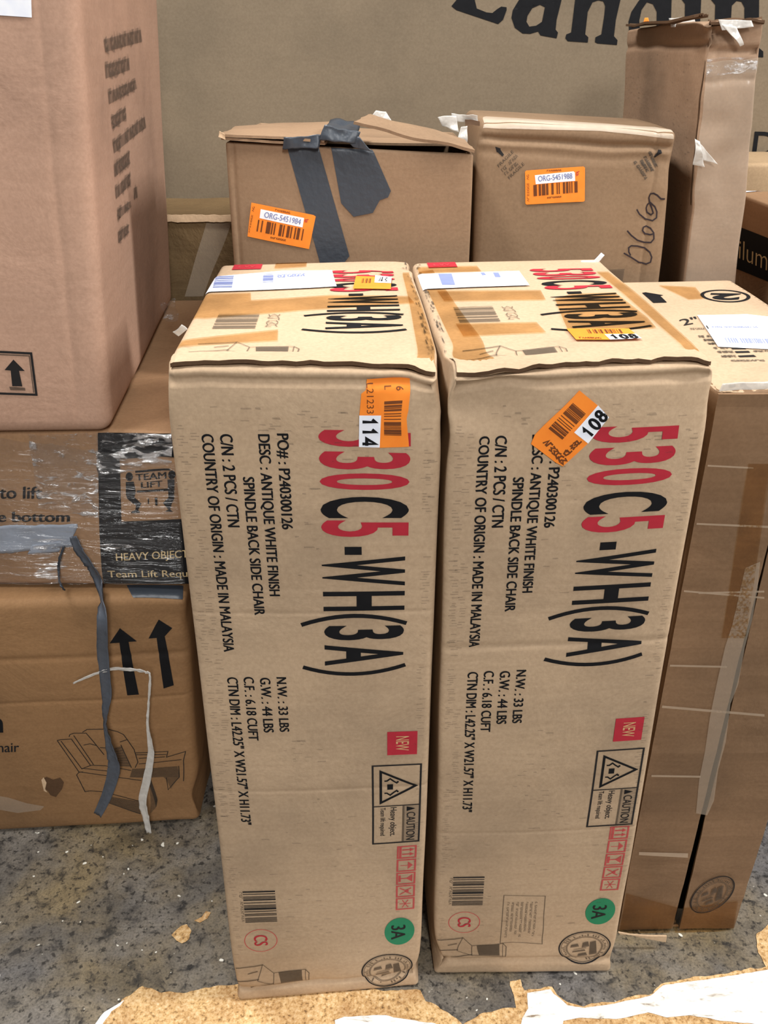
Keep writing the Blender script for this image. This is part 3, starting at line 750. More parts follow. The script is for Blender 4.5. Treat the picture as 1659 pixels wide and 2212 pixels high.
# orange stickers on the tops
s1 = Ink(C1, 'top').poly([(.2106,.4292),(.2627,.4176),(.2575,.3423),(.2043,.3494)], 'orange', 4).build('price_sticker', 'small orange sticker on the top')
Ink(C1, 'top').poly([(.2394,.4291),(.2633,.4175),(.2597,.3776),(.2361,.3826)], 'white', 5).scrib([(.2427,.3905),(.2551,.3865),(.2574,.4123),(.2448,.4165)], 3, 'soft_black', 6, 5, .0014).build('number_label', 'white number tag', parent=s1)
Ink(C1, 'top').bars(*[(.2172,.3816),(.2304,.3803),(.2195,.4103)], 'brown_ink', 5, 3, 5).build('barcode', 'brown barcode', parent=s1)
s2 = Ink(C2, 'top').poly([(.1601,.1448),(.2356,.1375),(.2389,.0926),(.2,.0925),(.161,.097)], 'orange', 4).build('price_sticker', 'orange sticker on the top')
Ink(C2, 'top').poly([(.1999,.1146),(.2373,.1123),(.2389,.0926),(.2007,.0918)], 'white', 5).digits('108', *[(.2037,.094),(.2369,.0941),(.2028,.1097)], 'black', 6, .004).build('number_label', 'white tag reading 108', parent=s2)
Ink(C2, 'top').bars(*[(.1824,.1206),(.2234,.1173),(.1834,.1374)], 'brown_ink', 5, 3, 12).scrib([(.1664,.1002),(.1918,.0973),(.1914,.1032),(.1667,.106)], 8, 'brown_ink', 5, 2, .0012).build('barcode', 'brown barcode', parent=s2)
# front stickers
s1 = Ink(C1, 'front').poly([(.2162,1.0609),(.2594,1.0625),(.2606,1.0254),(.2592,1.0168),(.2615,.9842),(.2303,.9821),(.2067,.983),(.2074,1.0218),(.2095,1.0455),(.2146,1.0497)], 'orange', 1).build('price_sticker', 'orange sticker with barcode')
Ink(C1, 'front').poly([(.2072,1.0208),(.2309,1.021),(.2295,.9825),(.2067,.983)], 'blue_white', 2).digits('114', *[(.2107,1.0193),(.2106,.9833),(.2253,1.0193)], 'black', 3, .0036).build('number_label', 'white tag reading 114', parent=s1)
Ink(C1, 'front').bars(*[(.234,1.0366),(.2343,.9976),(.253,1.0367)], 'brown_ink', 2, 9, 13, .8).text('L21233', *[(.2154,1.0564),(.2153,1.0231),(.2228,1.0564)], 'brown_ink', 2, 0).text('L', *[(.2343,1.0532),(.2343,1.049),(.241,1.0532)], 'brown_ink', 2, 0).text('6', *[(.2458,1.0526),(.2458,1.0478),(.2529,1.0527)], 'brown_ink', 2, .01).build('barcode', 'brown barcode and digits', parent=s1)
s2 = Ink(C2, 'front').poly([(.1428,1.0482),(.1654,1.0296),(.1792,1.0147),(.1593,.9842),(.1332,.9565),(.1241,.962),(.0953,.9864),(.0995,.997),(.1239,1.0253)], 'orange', 1).build('price_sticker', 'tilted orange sticker with barcode')
Ink(C2, 'front').poly([(.166,1.0296),(.1801,1.0147),(.1593,.984),(.1422,.9985)], 'blue_white', 2).digits('108', *[(.1604,.9891),(.1796,1.0167),(.1492,.9985)], 'black', 3, .0034).build('number_label', 'white tag reading 108', parent=s2)
Ink(C2, 'front').bars(*[(.1298,.9902),(.1532,1.0203),(.1136,1.0039)], 'brown_ink', 2, 9, 13, .8).scrib([(.1081,.9873),(.1331,.9582),(.1376,.9636),(.1133,.9911)], 7, 'brown_ink', 2, 5, .002).scrib([(.1318,.9734),(.1486,.9919),(.152,.9877),(.1359,.9692)], 5, 'brown_ink', 2, 8, .002).build('barcode', 'brown barcode and digits', parent=s2)
# small print box, only on the right carton
i = Ink(C2, 'front').line([(.108,.2072),(.1724,.2037),(.1756,.0812),(.1078,.0848)], .0013, 'stamp', 0, True)
for q in range(7):
    t = .158 - q * .0073
    i.scrib([(t, .190), (t, .10 + .008 * (q % 3)), (t + .003, .10 + .008 * (q % 3)), (t + .003, .190)], 22, 'stamp', 0, q, .0008)
i.build('small_print', 'thin outlined box of small print')
# torn label tab standing up on the back corner, clear tape on the left edge
C2.plate('torn_label_tab', [(.3291,1.425,1.0571),(.3583,1.425,1.0541),(.3435,1.425,1.0765),(.3211,1.425,1.075)], .0006, 'white', (8, 6), .003, 30, 2, 'torn white label end standing up')
C2.plate('torn_label_tab', [(.3345,1.42,1.0672),(.3439,1.42,1.0642),(.3581,1.42,1.0841),(.3517,1.42,1.0878)], .0006, 'blue_white', (6, 5), .002, 30, 5, 'torn white label end standing up')
C1.plate('crumpled_tape', [(-.2441,.97,1.0901),(-.2324,.97,1.0987),(-.2268,.97,1.0922),(-.2383,.97,1.0846)], .0008, 'tape_white', (8, 6), .003, 50, 3, 'crumpled clear tape on the edge')

# ================================================================== LEFT STACK
LL = Carton('LL', 'kraft_dark', 'dark brown recliner carton on the floor at bottom left, two black arrows, chair drawing', r=.016, base=.004, freq=4,
            bumps=((.578, 0, .03, .10, .018, 12), (.578, 0, .5, .06, .008, 14)), bulge=.006, grooves=(('front', 2, .425, .002, .006), ('front', 2, .33, .0012, .004)))
i = Ink(LL, 'front').poly([(.4648,.4841),(.4457,.4531),(.4619,.4534),(.4655,.3382),(.4856,.3383),(.477,.4544),(.4908,.4548)], 'black')
i.build('printed_arrow', 'left black arrow')
Ink(LL, 'front').poly([(.5302,.4978),(.51,.4593),(.5238,.4594),(.529,.3481),(.547,.354),(.5377,.4614),(.552,.4763)], 'black').build('printed_arrow', 'right black arrow')
Ink(LL, 'front').text('chair', *[(.2056,.2175),(.2555,.2156),(.2098,.2414)], 'soft_black', 0, .015).build('printed_text')
Ink(LL, 'front').text('n', *[(.2042,.2655),(.2361,.2648),(.2097,.3006)], 'black', 0, .03, fit=True).build('printed_text')
i = Ink(LL, 'front')
def z5(pts): return pts
for pts in (
    [(.3286,.2393),(.3571,.1563)], [(.3351,.2378),(.364,.1631)], [(.3286,.2393),(.3355,.2412),(.3548,.2412),(.3807,.1729)],
    [(.3513,.2471),(.3537,.2527),(.3616,.2556),(.3832,.2544),(.3941,.232),(.4092,.1985)], [(.3601,.25),(.3868,.1737)],
    [(.3768,.257),(.3859,.2633),(.4226,.2623),(.4403,.2546),(.4498,.2472),(.4554,.2342),(.4652,.2092),(.4694,.1756),(.4629,.1615)], [(.3747,.2251),(.3869,.2279),(.3982,.2226)],
    [(.4036,.2176),(.4262,.2139)], [(.4413,.2293),(.4554,.2342)], [(.4424,.2222),(.456,.162)],
    [(.3641,.1643),(.3824,.1727),(.408,.1699),(.4553,.1547)], [(.3571,.1563),(.3647,.1545),(.4036,.1447),(.4707,.1278)], [(.3643,.1655),(.4066,.1567),(.4338,.1488)],
    [(.3649,.1558),(.357,.1551),(.3518,.1481),(.3621,.1027),(.3729,.1045),(.3972,.1003),(.4628,.0739)], [(.3964,.0748),(.4616,.0374)],
    [(.4662,.1997),(.5267,.1979),(.5232,.1831),(.5588,.194),(.5532,.1703),(.5503,.1162)], [(.4675,.1949),(.5236,.1902)],
    [(.4719,.1851),(.5206,.1844)], [(.4707,.1707),(.5498,.173)], [(.5436,.1563),(.5428,.1267),(.5185,.0956),(.5188,.1283)]):
    i.line(pts, .0015, 'soft_black')
for pts in ([(.4575,.1594),(.5418,.1564),(.5428,.1267),(.524,.0977),(.5192,.1208),(.5136,.1312),(.4504,.1379)], [(.4262,.2139),(.4439,.2198),(.4562,.1644),(.4287,.1686)],
            [(.4067,.0882),(.4628,.0739),(.4616,.0374),(.398,.0734)], [(.489,.1353),(.4953,.0741),(.492,.0535),(.4798,.036),(.4844,.1206)]):
    i.poly(pts, 'faint', 1)
    (x0, y0), (x1, y1) = pts[0], pts[1]; (x3, y3) = pts[-1]; (x2, y2) = pts[2]
    for t in range(8):
        t = (t + .5) / 8
        i.line([(x0 + (x3 - x0) * t, y0 + (y3 - y0) * t), (x1 + (x2 - x1) * t, y1 + (y2 - y1) * t)], .0011, 'stamp', 2)
i.build('recliner_drawing', 'black line drawing of a recliner chair')
Ink(LL, 'front').poly([(.2862,.143),(.2946,.1474),(.3057,.1393),(.3201,.1432),(.3254,.1305),(.3197,.1134),(.3044,.0917),(.2946,.0975),(.2912,.1104),(.2839,.1209)], 'inner', 1).poly([(.2842,.1407),(.2895,.1477),(.2926,.1327),(.2875,.1157),(.2905,.1054),(.2842,.1109)], 'kraft_pale', 2).build('torn_hole', 'ragged torn hole')
Ink(LL, 'front').poly([(.1813,.1093),(.2141,.0982),(.2462,.0793),(.2781,.068),(.2696,.0582),(.2245,.0538),(.1747,.0718)], 'tape_pale', 1).build('scraped_tape', 'pale scraped tape')
Ink(LL, 'top').poly([(.4701,.0402),(.5671,.0385),(.5775,0),(.4894,.0014)], 'duct', 1).build('black_tape', 'black tape on the top edge')

TL = Carton('TL', 'kraft_brown', 'film-wrapped carton with black team lift panel and grey tape, middle of left stack', r=.010, base=.003, freq=5, bulge=.004,
            bumps=((.658, 0, .29, .09, .012, 16), (.1, 0, .29, .1, .006, 14)))
Ink(TL, 'front').poly([(.4911,.2898),(.6818,.2903),(.6654,.0019),(.4595,.0028),(.4714,.1218)], 'black', 0, hole=[(.5209,.2449),(.5145,.1864),(.509,.129),(.6307,.1339),(.6224,.2452)]).build('black_panel', 'black printed panel')
i = Ink(TL, 'front')
Z = (
    [(.5248,.2033),(.5379,.2039),(.5389,.1857),(.5356,.1748),(.5237,.1726),(.5221,.1791)], [(.5228,.1731),(.5356,.1748),(.5457,.1628),(.5393,.1507),(.5422,.1459),(.5273,.1446),(.5273,.1479),(.5345,.1507),(.5365,.1595),(.5313,.1639)],
    [(.5935,.2046),(.6055,.2052),(.6013,.1696),(.5972,.163),(.593,.1509),(.5975,.1465),(.5839,.1475),(.5901,.1509),(.5817,.163),(.592,.1728)],
    [(.5427,.223),(.5999,.2242),(.5995,.2208),(.5427,.2193)], [(.5405,.1873),(.5961,.1889),(.5957,.1848),(.5405,.1833)],
    [(.5688,.1733),(.5732,.1733),(.5724,.1585),(.5686,.1591)], [(.557,.1716),(.5594,.1716),(.5582,.1618),(.5563,.1618)])
for q in Z: i.poly(q, 'black', 0)
hd = [(.5319,.2129),(.5378,.2129),(.5329,.2208),(.6016,.2131),(.6075,.2132),(.6024,.221)]
for h in (0, 3):
    c_, a_, b_ = hd[h:h + 3]
    i.ell(c_, (a_[0] - c_[0], a_[1] - c_[1]), (b_[0] - c_[0], b_[1] - c_[1]), 'black', 0, 0, 24)
i.text('TEAM', *[(.5414,.2052),(.5922,.2062),(.5424,.2172)], 'black', 0, .025)
i.text('LIFT', *[(.5482,.1911),(.584,.1921),(.5492,.2023)], 'black', 0, .025)
i.build('lifting_pictogram', 'pictogram of two people lifting a box')
Ink(TL, 'front').text('HEAVY OBJECT', *[(.4902,.0526),(.6155,.0595),(.4915,.0674)], 'cream', 1, .012).build('printed_text', 'cream lettering')
Ink(TL, 'front').text('Team Lift Required', *[(.4707,.0182),(.646,.021),(.4719,.0325)], 'cream', 1, .008).build('printed_text', 'cream lettering')
Ink(TL, 'front').text('to lift', *[(.3147,.172),(.3861,.1723),(.3196,.196)], 'black', 0, .026).build('printed_text')
Ink(TL, 'front').text('e bottom', *[(.3016,.1273),(.424,.1278),(.306,.1485)], 'black', 0, .034).build('printed_text')
TL.plate('duct_tape', [(-.688,1.256,.6171),(-.5267,1.256,.6351),(-.5138,1.256,.6782),(-.6751,1.256,.675)], .0012, 'duct_grey', (30, 8), .0022, 22, 3, 'crumpled silver duct tape', ragged=.05)
TL.plate('duct_tape', [(-.6092,1.258,.6194),(-.5544,1.258,.6248),(-.541,1.258,.6467),(-.5977,1.258,.6377)], .0012, 'duct_grey', (14, 6), .002, 30, 6, 'crumpled silver duct tape')
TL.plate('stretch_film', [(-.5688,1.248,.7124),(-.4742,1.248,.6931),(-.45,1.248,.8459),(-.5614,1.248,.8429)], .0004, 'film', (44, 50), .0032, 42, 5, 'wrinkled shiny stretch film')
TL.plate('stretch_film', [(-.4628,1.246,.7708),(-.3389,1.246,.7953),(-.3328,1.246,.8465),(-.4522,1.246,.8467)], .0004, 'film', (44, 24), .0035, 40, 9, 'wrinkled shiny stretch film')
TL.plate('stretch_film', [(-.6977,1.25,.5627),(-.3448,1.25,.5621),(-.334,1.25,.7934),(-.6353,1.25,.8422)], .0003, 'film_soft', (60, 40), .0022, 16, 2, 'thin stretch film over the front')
ribbon('duct_tape_strip', [(-.5164,1.235,.6653),(-.5104,1.235,.6366),(-.4969,1.235,.6056),(-.4881,1.235,.5721)] + [(-.4684,1.172,.5509),(-.4788,1.172,.4745),(-.4865,1.172,.3838),(-.4996,1.172,.3203),(-.4997,1.172,.2542),(-.4998,1.172,.2086),(-.5217,1.172,.1439),(-.55,1.172,.0865)],
       [.006, .009, .010, .009, .009, .010, .010, .006, .010, .012, .010, .008], [0, .3, .5, .3, .2, .1, .3, 1.0, .4, .2, .2, .3], 'strip_grey', TL.root, TL.loc, label='twisted grey tape strip hanging down')
ribbon('film_strand', [(-.5419,1.175,.4061),(-.5138,1.175,.4203),(-.4744,1.175,.4364),(-.4433,1.175,.4364),(-.4144,1.175,.4313)] + [(-.4052,1.172,.4226),(-.4155,1.172,.3627),(-.4241,1.172,.3093),(-.4262,1.172,.2484),(-.4413,1.172,.1852),(-.4579,1.172,.1256),(-.4574,1.172,.0764),(-.457,1.172,.0385)],
       [.001, .002, .003, .003, .0022, .002, .002, .0025, .006, .0075, .0075, .0065, .005], [.1, .2, .1, .1, .2, .3, .3, .3, .2, .1, .1, .2, .2], 'tape_white', TL.root, TL.loc, label='twisted clear film strand hanging down')
ribbon('film_strand', [(-.5392,1.245,.6416),(-.5519,1.245,.6143),(-.5578,1.245,.5864)] + [(-.5299,1.18,.6078),(-.5244,1.18,.5961)], [.0015, .002, .002, .0015, .001], [.2] * 5, 'duct', TL.root, TL.loc, label='thin dark loop of tape')
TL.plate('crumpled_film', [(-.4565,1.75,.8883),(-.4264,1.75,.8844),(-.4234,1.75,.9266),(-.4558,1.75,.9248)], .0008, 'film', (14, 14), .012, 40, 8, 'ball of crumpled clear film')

UL = Carton('UL', 'kraft_left', 'large brown carton atop the left stack, arrow in a square, blurred text on its side', r=.022, base=.003, freq=3, bulge=.004, grooves=(('front', 0, .395, .0015, .006),))
Ink(UL, 'front').poly([(.3111,.601),(.3882,.5962),(.3856,.5632),(.3063,.5677)], 'blue_white', 1).build('paper_label', 'white paper label at the top')
i = Ink(UL, 'front').line([(.2783,.1334),(.3346,.1299),(.3348,.0651),(.2747,.068)], .0035, 'soft_black', 0, True)
i.line([(.2798,.1292),(.3314,.1262),(.3313,.0682)], .002, 'stamp')
i.poly([(.3073,.1207),(.292,.1047),(.301,.1037),(.3,.0792),(.3152,.0786),(.3133,.1032),(.322,.1027)], 'soft_black')
i.poly([(.2955,.0784),(.3189,.0765),(.3192,.0718),(.2964,.0729)], 'stamp')
i.build('up_arrow_mark', 'black arrow in an outlined square')
i = Ink(UL, 'right')
for n, q in enumerate(([(.1599,.5256),(.5267,.5412),(.5222,.5608),(.1542,.5412)], [(.1503,.4922),(.3741,.4987),(.376,.5164),(.1493,.5095)], [(.1612,.458),(.441,.4679),(.4291,.4818),(.1596,.4745)],
        [(.1728,.4234),(.3084,.4293),(.3098,.4453),(.1668,.4405)], [(.1766,.3896),(.5205,.3998),(.5152,.4193),(.17,.4058)], [(.1675,.3564),(.3167,.3592),(.3193,.3788),(.166,.3746)],
        [(.1681,.3247),(.3089,.3271),(.3162,.3448),(.1658,.3412)], [(.1688,.2925),(.3053,.2918),(.2987,.3024),(.1705,.308)], [(.1644,.259),(.2639,.2571),(.2689,.2693),(.1664,.2754)], [(.3362,.2986),(.3761,.2962),(.3778,.3146),(.3404,.3171)])):
    i.poly(q, 'faint', 0)
    i.scrib(q, (14, 8, 9, 4, 13, 7, 8, 6, 4, 1)[n], 'faint', 1, n, .008)
i.build('blurred_text', 'rows of blurred grey stamped text')

TB = Carton('TB', 'kraft_worn', 'battered dark carton with pale torn top edge, in the gap behind the left stack', r=.004, base=.004, freq=9)
TB.plate('torn_top_edge', [(-.582,2.122,1.0195),(-.2956,2.122,1.0212),(-.2946,2.122,1.036),(-.5797,2.122,1.0364)], .004, 'kraft_pale', (40, 4), .002, 20, 3, 'pale torn top edge', ragged=.16)
Ink(TB, 'front').poly([(.0866,.8414),(.1349,.8414),(.2188,1.0161),(.1591,1.0161)], 'tape_pale', 0).build('packing_tape', 'pale diagonal tape')

# ================================================================== BACK ROW
ML = Carton('ML', 'kraft_mid', 'open brown carton behind the left chair carton, two dark tape strips and tilted orange sticker', r=.005, base=.0016, freq=5, hide=('top',),
            bumps=((.401, 0, .72, .05, .006, 20),), grooves=(('front', 0, .012, .002, .003),))
Ink(ML, 'front').poly([(.098,1.2479),(.1492,1.2481),(.1964,1.0747),(.182,1.0562),(.1481,1.0523)], 'duct', 1).build('dark_tape', 'long dark tape strip')
Ink(ML, 'front').poly([(.1693,1.2491),(.2359,1.2494),(.2669,1.1848),(.2623,1.1745),(.2484,1.1693),(.2368,1.1484),(.2044,1.1407),(.184,1.1617)], 'duct', 1).build('dark_tape', 'short dark tape piece with torn end')
s = Ink(ML, 'front').poly([(.0368,1.1565),(.1373,1.141),(.1411,1.1388),(.1279,1.0844),(.0266,1.1015)], 'orange', 2).build('price_sticker', 'tilted orange sticker')
Ink(ML, 'front').poly([(.0514,1.1468),(.1218,1.1355),(.1185,1.12),(.0487,1.1323)], 'white', 3).text('ORG-5451984', *[(.0558,1.1338),(.1151,1.1243),(.0582,1.1431)], 'greyblue', 4, .02).build('number_label', 'white strip reading ORG-5451984', parent=s)
Ink(ML, 'front').bars(*[(.042,1.1107),(.1169,1.0984),(.0462,1.1298)], 'brown_ink', 3, 4, 11, .7).scrib([(.075,1.1453),(.099,1.1416),(.0995,1.1442),(.0755,1.1477)], 8, 'brown_ink', 3, 2, .0009).scrib([(.0642,1.1005),(.09,1.0966),(.0905,1.0991),(.0647,1.1029)], 8, 'brown_ink', 3, 3, .0009).scrib([(.0301,1.1073),(.0419,1.1504),(.0388,1.1506),(.0294,1.1081)], 10, 'brown_ink', 3, 5, .0007).scrib([(.122,1.1291),(.1329,1.1279),(.1335,1.1336),(.1225,1.1331)], 3, 'red', 3, 7, .001).build('barcode', 'brown barcode', parent=s)
fy = 1.495
ML.plate('top_flap', [(-.2618,1.49,1.2586),(-.0951,1.49,1.2502)] + [(-.0704,1.78,1.2586),(-.2781,1.78,1.2501)], .004, 'kraft_mid', (16, 8), .0018, 12, 2, ragged=.012)
ML.plate('top_flap', [(-.2598,1.492,1.2516),(-.0938,1.492,1.2466)] + [(-.0726,1.7,1.2507),(-.2665,1.7,1.2448)], .004, 'kraft_mid', (16, 8), .002, 12, 7)
ML.plate('top_flap', [(-.0473,1.492,1.275),(.1475,1.492,1.2339)] + [(.1377,1.575,1.2422),(-.0218,1.575,1.2809)], .0045, 'kraft_mid', (22, 8), .0022, 14, 5, ragged=.02)
ML.plate('interior_light_block', [(-.248, 1.508, 1.10), (.140, 1.508, 1.10), (.140, 1.912, 1.10), (-.248, 1.912, 1.10)], .004, 'kraft_mid', (8, 8), .001, 8, 12)  # unseen sheet added to keep the carton interior dark
ML.plate('top_flap', [(-.25, 1.60, 1.243), (.138, 1.60, 1.232), (.138, 1.915, 1.228), (-.25, 1.915, 1.243)], .004, 'kraft_mid', (8, 8), .001, 8, 13)  # rear cover added to shut light out of the interior
for q, sd in (([(-.102,1.484,1.2527),(-.0431,1.484,1.2445),(-.037,1.484,1.2628),(-.0939,1.484,1.273)], 2), ([(-.1622,1.487,1.2376),(-.1027,1.487,1.2388),(-.1005,1.487,1.2579),(-.1597,1.487,1.2553)], 4), ([(-.0506,1.484,1.2404),(-.0173,1.484,1.2349),(-.0385,1.484,1.2554),(-.0636,1.484,1.2554)], 6)):
    ML.plate('dark_tape', q, .001, 'duct', (12, 10), .0045, 40, sd, 'crumpled dark tape over the top edge')
ML.plate('dark_tape', [(-.0997,1.486,1.2594),(-.0415,1.486,1.2593)] + [(-.0369,1.62,1.2696),(-.0927,1.62,1.2725)], .001, 'duct', (12, 10), .004, 40, 9, 'crumpled dark tape over the top edge')
ML.plate('film_scrap', [(-.0321,1.7,1.2599),(.0199,1.7,1.2567),(.0048,1.7,1.2811),(-.0135,1.7,1.2827)], .0005, 'tape_white', (12, 8), .003, 25, 3, 'clear film scrap sticking up behind')
ML.plate('torn_corner', [(-.2634,1.489,1.2553),(-.2534,1.489,1.2512),(-.2527,1.489,1.2593),(-.2612,1.489,1.2634)], .003, 'kraft_pale', (6, 5), .002, 60, 3, 'frayed corner')

MR = Carton('MR', 'kraft_dull', 'brown carton behind the right chair carton, straight orange sticker and handwritten digits', r=.014, base=.0022, freq=5,
            bumps=((.327, 0, 1.20, .07, .010, 14), (0, 0, 1.27, .04, .010, 18)), grooves=(('front', 2, 1.243, .006, .006), ('front', 2, 1.222, .002, .008), ('front', 0, .312, .003, .005)))
def mr_sticker():
    s = Ink(MR, 'front').poly([(.0849,1.1932),(.0869,1.1953),(.1873,1.2069),(.1901,1.205),(.1942,1.1502),(.1922,1.1485),(.0909,1.1387),(.0886,1.1405)], 'orange', 2).build('price_sticker', 'orange sticker')
    Ink(MR, 'front').poly([(.1023,1.1883),(.1704,1.1979),(.1727,1.1962),(.1744,1.1824),(.105,1.1735)], 'white', 3).text('ORG-5451988', *[(.109,1.178),(.1693,1.1859),(.1078,1.1873)], 'greyblue', 4, .02).build('number_label', 'white strip reading ORG-5451988', parent=s)
    Ink(MR, 'front').bars(*[(.1024,1.1533),(.1804,1.1634),(.1006,1.1721)], 'brown_ink', 3, 12, 11, .7).scrib([(.1233,1.1953),(.1489,1.198),(.1488,1.2),(.1232,1.1973)], 8, 'brown_ink', 3, 2, .0009).scrib([(.1265,1.1508),(.1524,1.1539),(.1522,1.156),(.1263,1.1528)], 8, 'brown_ink', 3, 3, .0009).scrib([(.0952,1.1441),(.0916,1.189),(.0882,1.1889),(.0917,1.1439)], 10, 'brown_ink', 3, 5, .0007).scrib([(.175,1.1906),(.1858,1.1947),(.1849,1.1999),(.1744,1.1966)], 3, 'red', 3, 7, .001).build('barcode', 'brown barcode', parent=s)
mr_sticker()
i = Ink(MR, 'front').poly([(.0317,1.2307),(.0406,1.2287),(.0407,1.2263),(.047,1.2191),(.0444,1.216),(.0363,1.2222),(.0346,1.2221)], 'soft_black')
i.text('FRAGILE', *[(.0583,1.1791),(.0838,1.2048),(.0547,1.183)], 'stamp', 0, .01)
i.text('FRAGILE', *[(.039,1.1977),(.0641,1.2238),(.0355,1.2015)], 'stamp', 0, .01)
i.scrib([(.0466,1.1907),(.0718,1.2178),(.068,1.2212),(.0426,1.1942)], 9, 'stamp', 0, 4, .0012)
i.scrib([(.0515,1.1853),(.0725,1.2047),(.0687,1.2085),(.0484,1.1892)], 8, 'stamp', 0, 6, .0012)
i.build('fragile_stamp', 'tilted grey stamp with small arrow')
i = Ink(MR, 'front').poly([(.3097,1.2283),(.3121,1.2268),(.3199,1.2331),(.3244,1.2353),(.3222,1.2402),(.3168,1.24),(.3156,1.2359)], 'soft_black')
for n, q in enumerate(([(.2733,1.2161),(.2956,1.1892),(.2996,1.1918),(.2774,1.2182)], [(.2839,1.2185),(.2967,1.2029),(.3008,1.2051),(.2879,1.2207)], [(.2896,1.2248),(.3075,1.2034),(.3122,1.2056),(.2936,1.227)], [(.2971,1.2341),(.3139,1.2128),(.318,1.215),(.3011,1.2363)])):
    i.scrib(q, 9, 'stamp', 0, n, .0022)
i.build('fragile_stamp', 'blurred grey stamp with small arrow at the right')
i = Ink(MR, 'front')
for pts in ([(.2746,1.0622),(.2891,1.0549),(.3038,1.0466),(.3178,1.0437),(.3254,1.0474),(.3265,1.0563),(.322,1.0651),(.312,1.0724),(.298,1.0756),(.2866,1.0758),(.2825,1.0724),(.2834,1.0647),(.2876,1.0582)],
            [(.2759,1.1026),(.2845,1.0943),(.2967,1.0861),(.3107,1.0822),(.322,1.0827),(.3268,1.0894),(.3254,1.1002),(.3186,1.1086),(.3103,1.1121),(.305,1.1098),(.304,1.1037),(.3099,1.0979),(.3191,1.0967),(.3245,1.0984)],
            [(.2896,1.1411),(.2954,1.1333),(.3076,1.1253),(.3213,1.1227),(.3284,1.1283),(.3281,1.1389),(.3237,1.1472),(.3151,1.1535),(.3099,1.1508),(.3078,1.1444),(.3105,1.1371),(.3177,1.1332),(.3217,1.1365),(.3184,1.1448),(.314,1.1531),(.3107,1.1613),(.3121,1.1676),(.3175,1.1689),(.3245,1.166),(.3319,1.1601),(.3413,1.1594)]):
    i.line(pts, .0026, 'pen')
i.build('handwriting', 'handwritten dark pen digits')
Ink(MR, 'front').poly([(.0005,1.259),(.2128,1.2658),(.3466,1.2586),(.345,1.2696),(.2113,1.281),(.0001,1.2713)], 'tape_glare', 0).build('packing_tape', 'clear tape with its glare painted pale on the top edge')  # tape glare painted as a pale band
Ink(MR, 'top').poly([(.004, .001), (MR.dims[0] - .004, .001), (MR.dims[0] - .03, .045), (.02, .05)], 'tape_glare', 0).build('packing_tape', 'clear tape with its glare painted pale on the top edge')
Ink(MR, 'front').poly([(.2452,1.0308),(.2793,1.0337),(.2781,1.0063),(.2392,1.005)], 'faint', 0).build('dirt_marks', 'dark smudge near the bottom')
for q, sd in (([(.1004,1.592,1.264),(.1276,1.592,1.2546),(.1226,1.592,1.2797),(.0922,1.592,1.2783)], 2), ([(.1241,1.59,1.2366),(.1441,1.59,1.2336),(.1427,1.59,1.2641),(.1318,1.59,1.2626)], 4), ([(.1181,1.6,1.2706),(.1632,1.6,1.2677),(.1602,1.6,1.2792),(.1153,1.6,1.2821)], 6)):
    MR.plate('torn_tape', q, .0008, 'tape_white', (12, 10), .003, 45, sd, 'torn crumpled clear tape at the corner')
MR.plate('top_roll_end', [(.139,1.594,1.2667),(.1636,1.594,1.2638),(.1632,1.594,1.2709),(.1379,1.594,1.2738)], .003, 'inner', (8, 5), .002, 40, 5, 'dark torn flap end')

TC = Carton('TC', 'kraft_tall', 'tall narrow battered carton leaning at right, torn tape on top', r=.006, base=.0035, freq=7,
            bumps=((0, 0, 1.41, .06, .012, 20), (.04, 0, 1.38, .08, .005, 24), (0, .02, 1.2, .10, .006, 22)), grooves=(('front', 2, 1.372, .006, .007), ('front', 2, 1.33, .002, .005), ('left', 2, 1.385, .004, .006)))
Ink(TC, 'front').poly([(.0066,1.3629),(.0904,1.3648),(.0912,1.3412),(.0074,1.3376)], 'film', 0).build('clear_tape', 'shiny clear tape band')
Ink(TC, 'front').poly([(.0055,1.3579),(.0945,1.3613),(.0977,.9298),(.0015,.9273)], 'tape_pale', 0).build('clear_tape', 'clear tape along the narrow side')
k = scuffs(Ink(TC, 'left'), [(.36, .50, 1.20, 1.33, 70), (.05, .45, 1.2, 1.37, 40), (.02, .14, 1.05, 1.3, 60)], 5)
k.build('dirt_marks', 'faint grey rubbed marks')['kind'] = 'stuff'
i = Ink(TC, 'left').line([(.006, 1.36), (.010, 1.31), (.007, 1.26), (.014, 1.20), (.012, 1.13)], .005, 'inner', 0)
i.build('torn_seam', 'dark torn seam along the corner')
TC.plate('torn_tape', [(.5562,1.612,1.405),(.6053,1.612,1.4103),(.6004,1.612,1.4195),(.5474,1.612,1.4202)], .0008, 'tape_white', (12, 8), .002, 30, 3, 'white torn tape over the top')
TC.plate('torn_tape', [(.5888,1.61,1.3823),(.5944,1.61,1.385),(.5773,1.61,1.4102),(.5536,1.61,1.4155)], .0008, 'tape_white', (10, 8), .003, 30, 7, 'white torn tape over the top')
TC.plate('torn_tape', [(.5271,1.8,1.4134),(.5692,1.8,1.4148),(.565,1.8,1.4295),(.5214,1.8,1.4281)], .0008, 'tape_white', (12, 8), .005, 40, 4, 'white torn tape over the top')
TC.plate('torn_tape', [(.5432,1.61,1.1999),(.5635,1.61,1.1953),(.5481,1.61,1.2372),(.5393,1.61,1.2417)], .0008, 'tape_white', (8, 12), .003, 40, 5, 'torn clear tape shreds')
TC.plate('torn_tape', [(.5597,1.61,1.2074),(.5867,1.61,1.2013),(.5505,1.61,1.2328),(.5433,1.61,1.2372)], .0008, 'tape_white', (8, 12), .003, 40, 6, 'torn clear tape shreds')
TC.plate('top_flap', [(.5369,1.616,1.4144),(.6265,1.616,1.4182)] + [(.6663,1.75,1.4249),(.5766,1.75,1.4222)], .004, 'inner', (14, 6), .003, 30, 3, 'ragged dark top flap', ragged=.03)
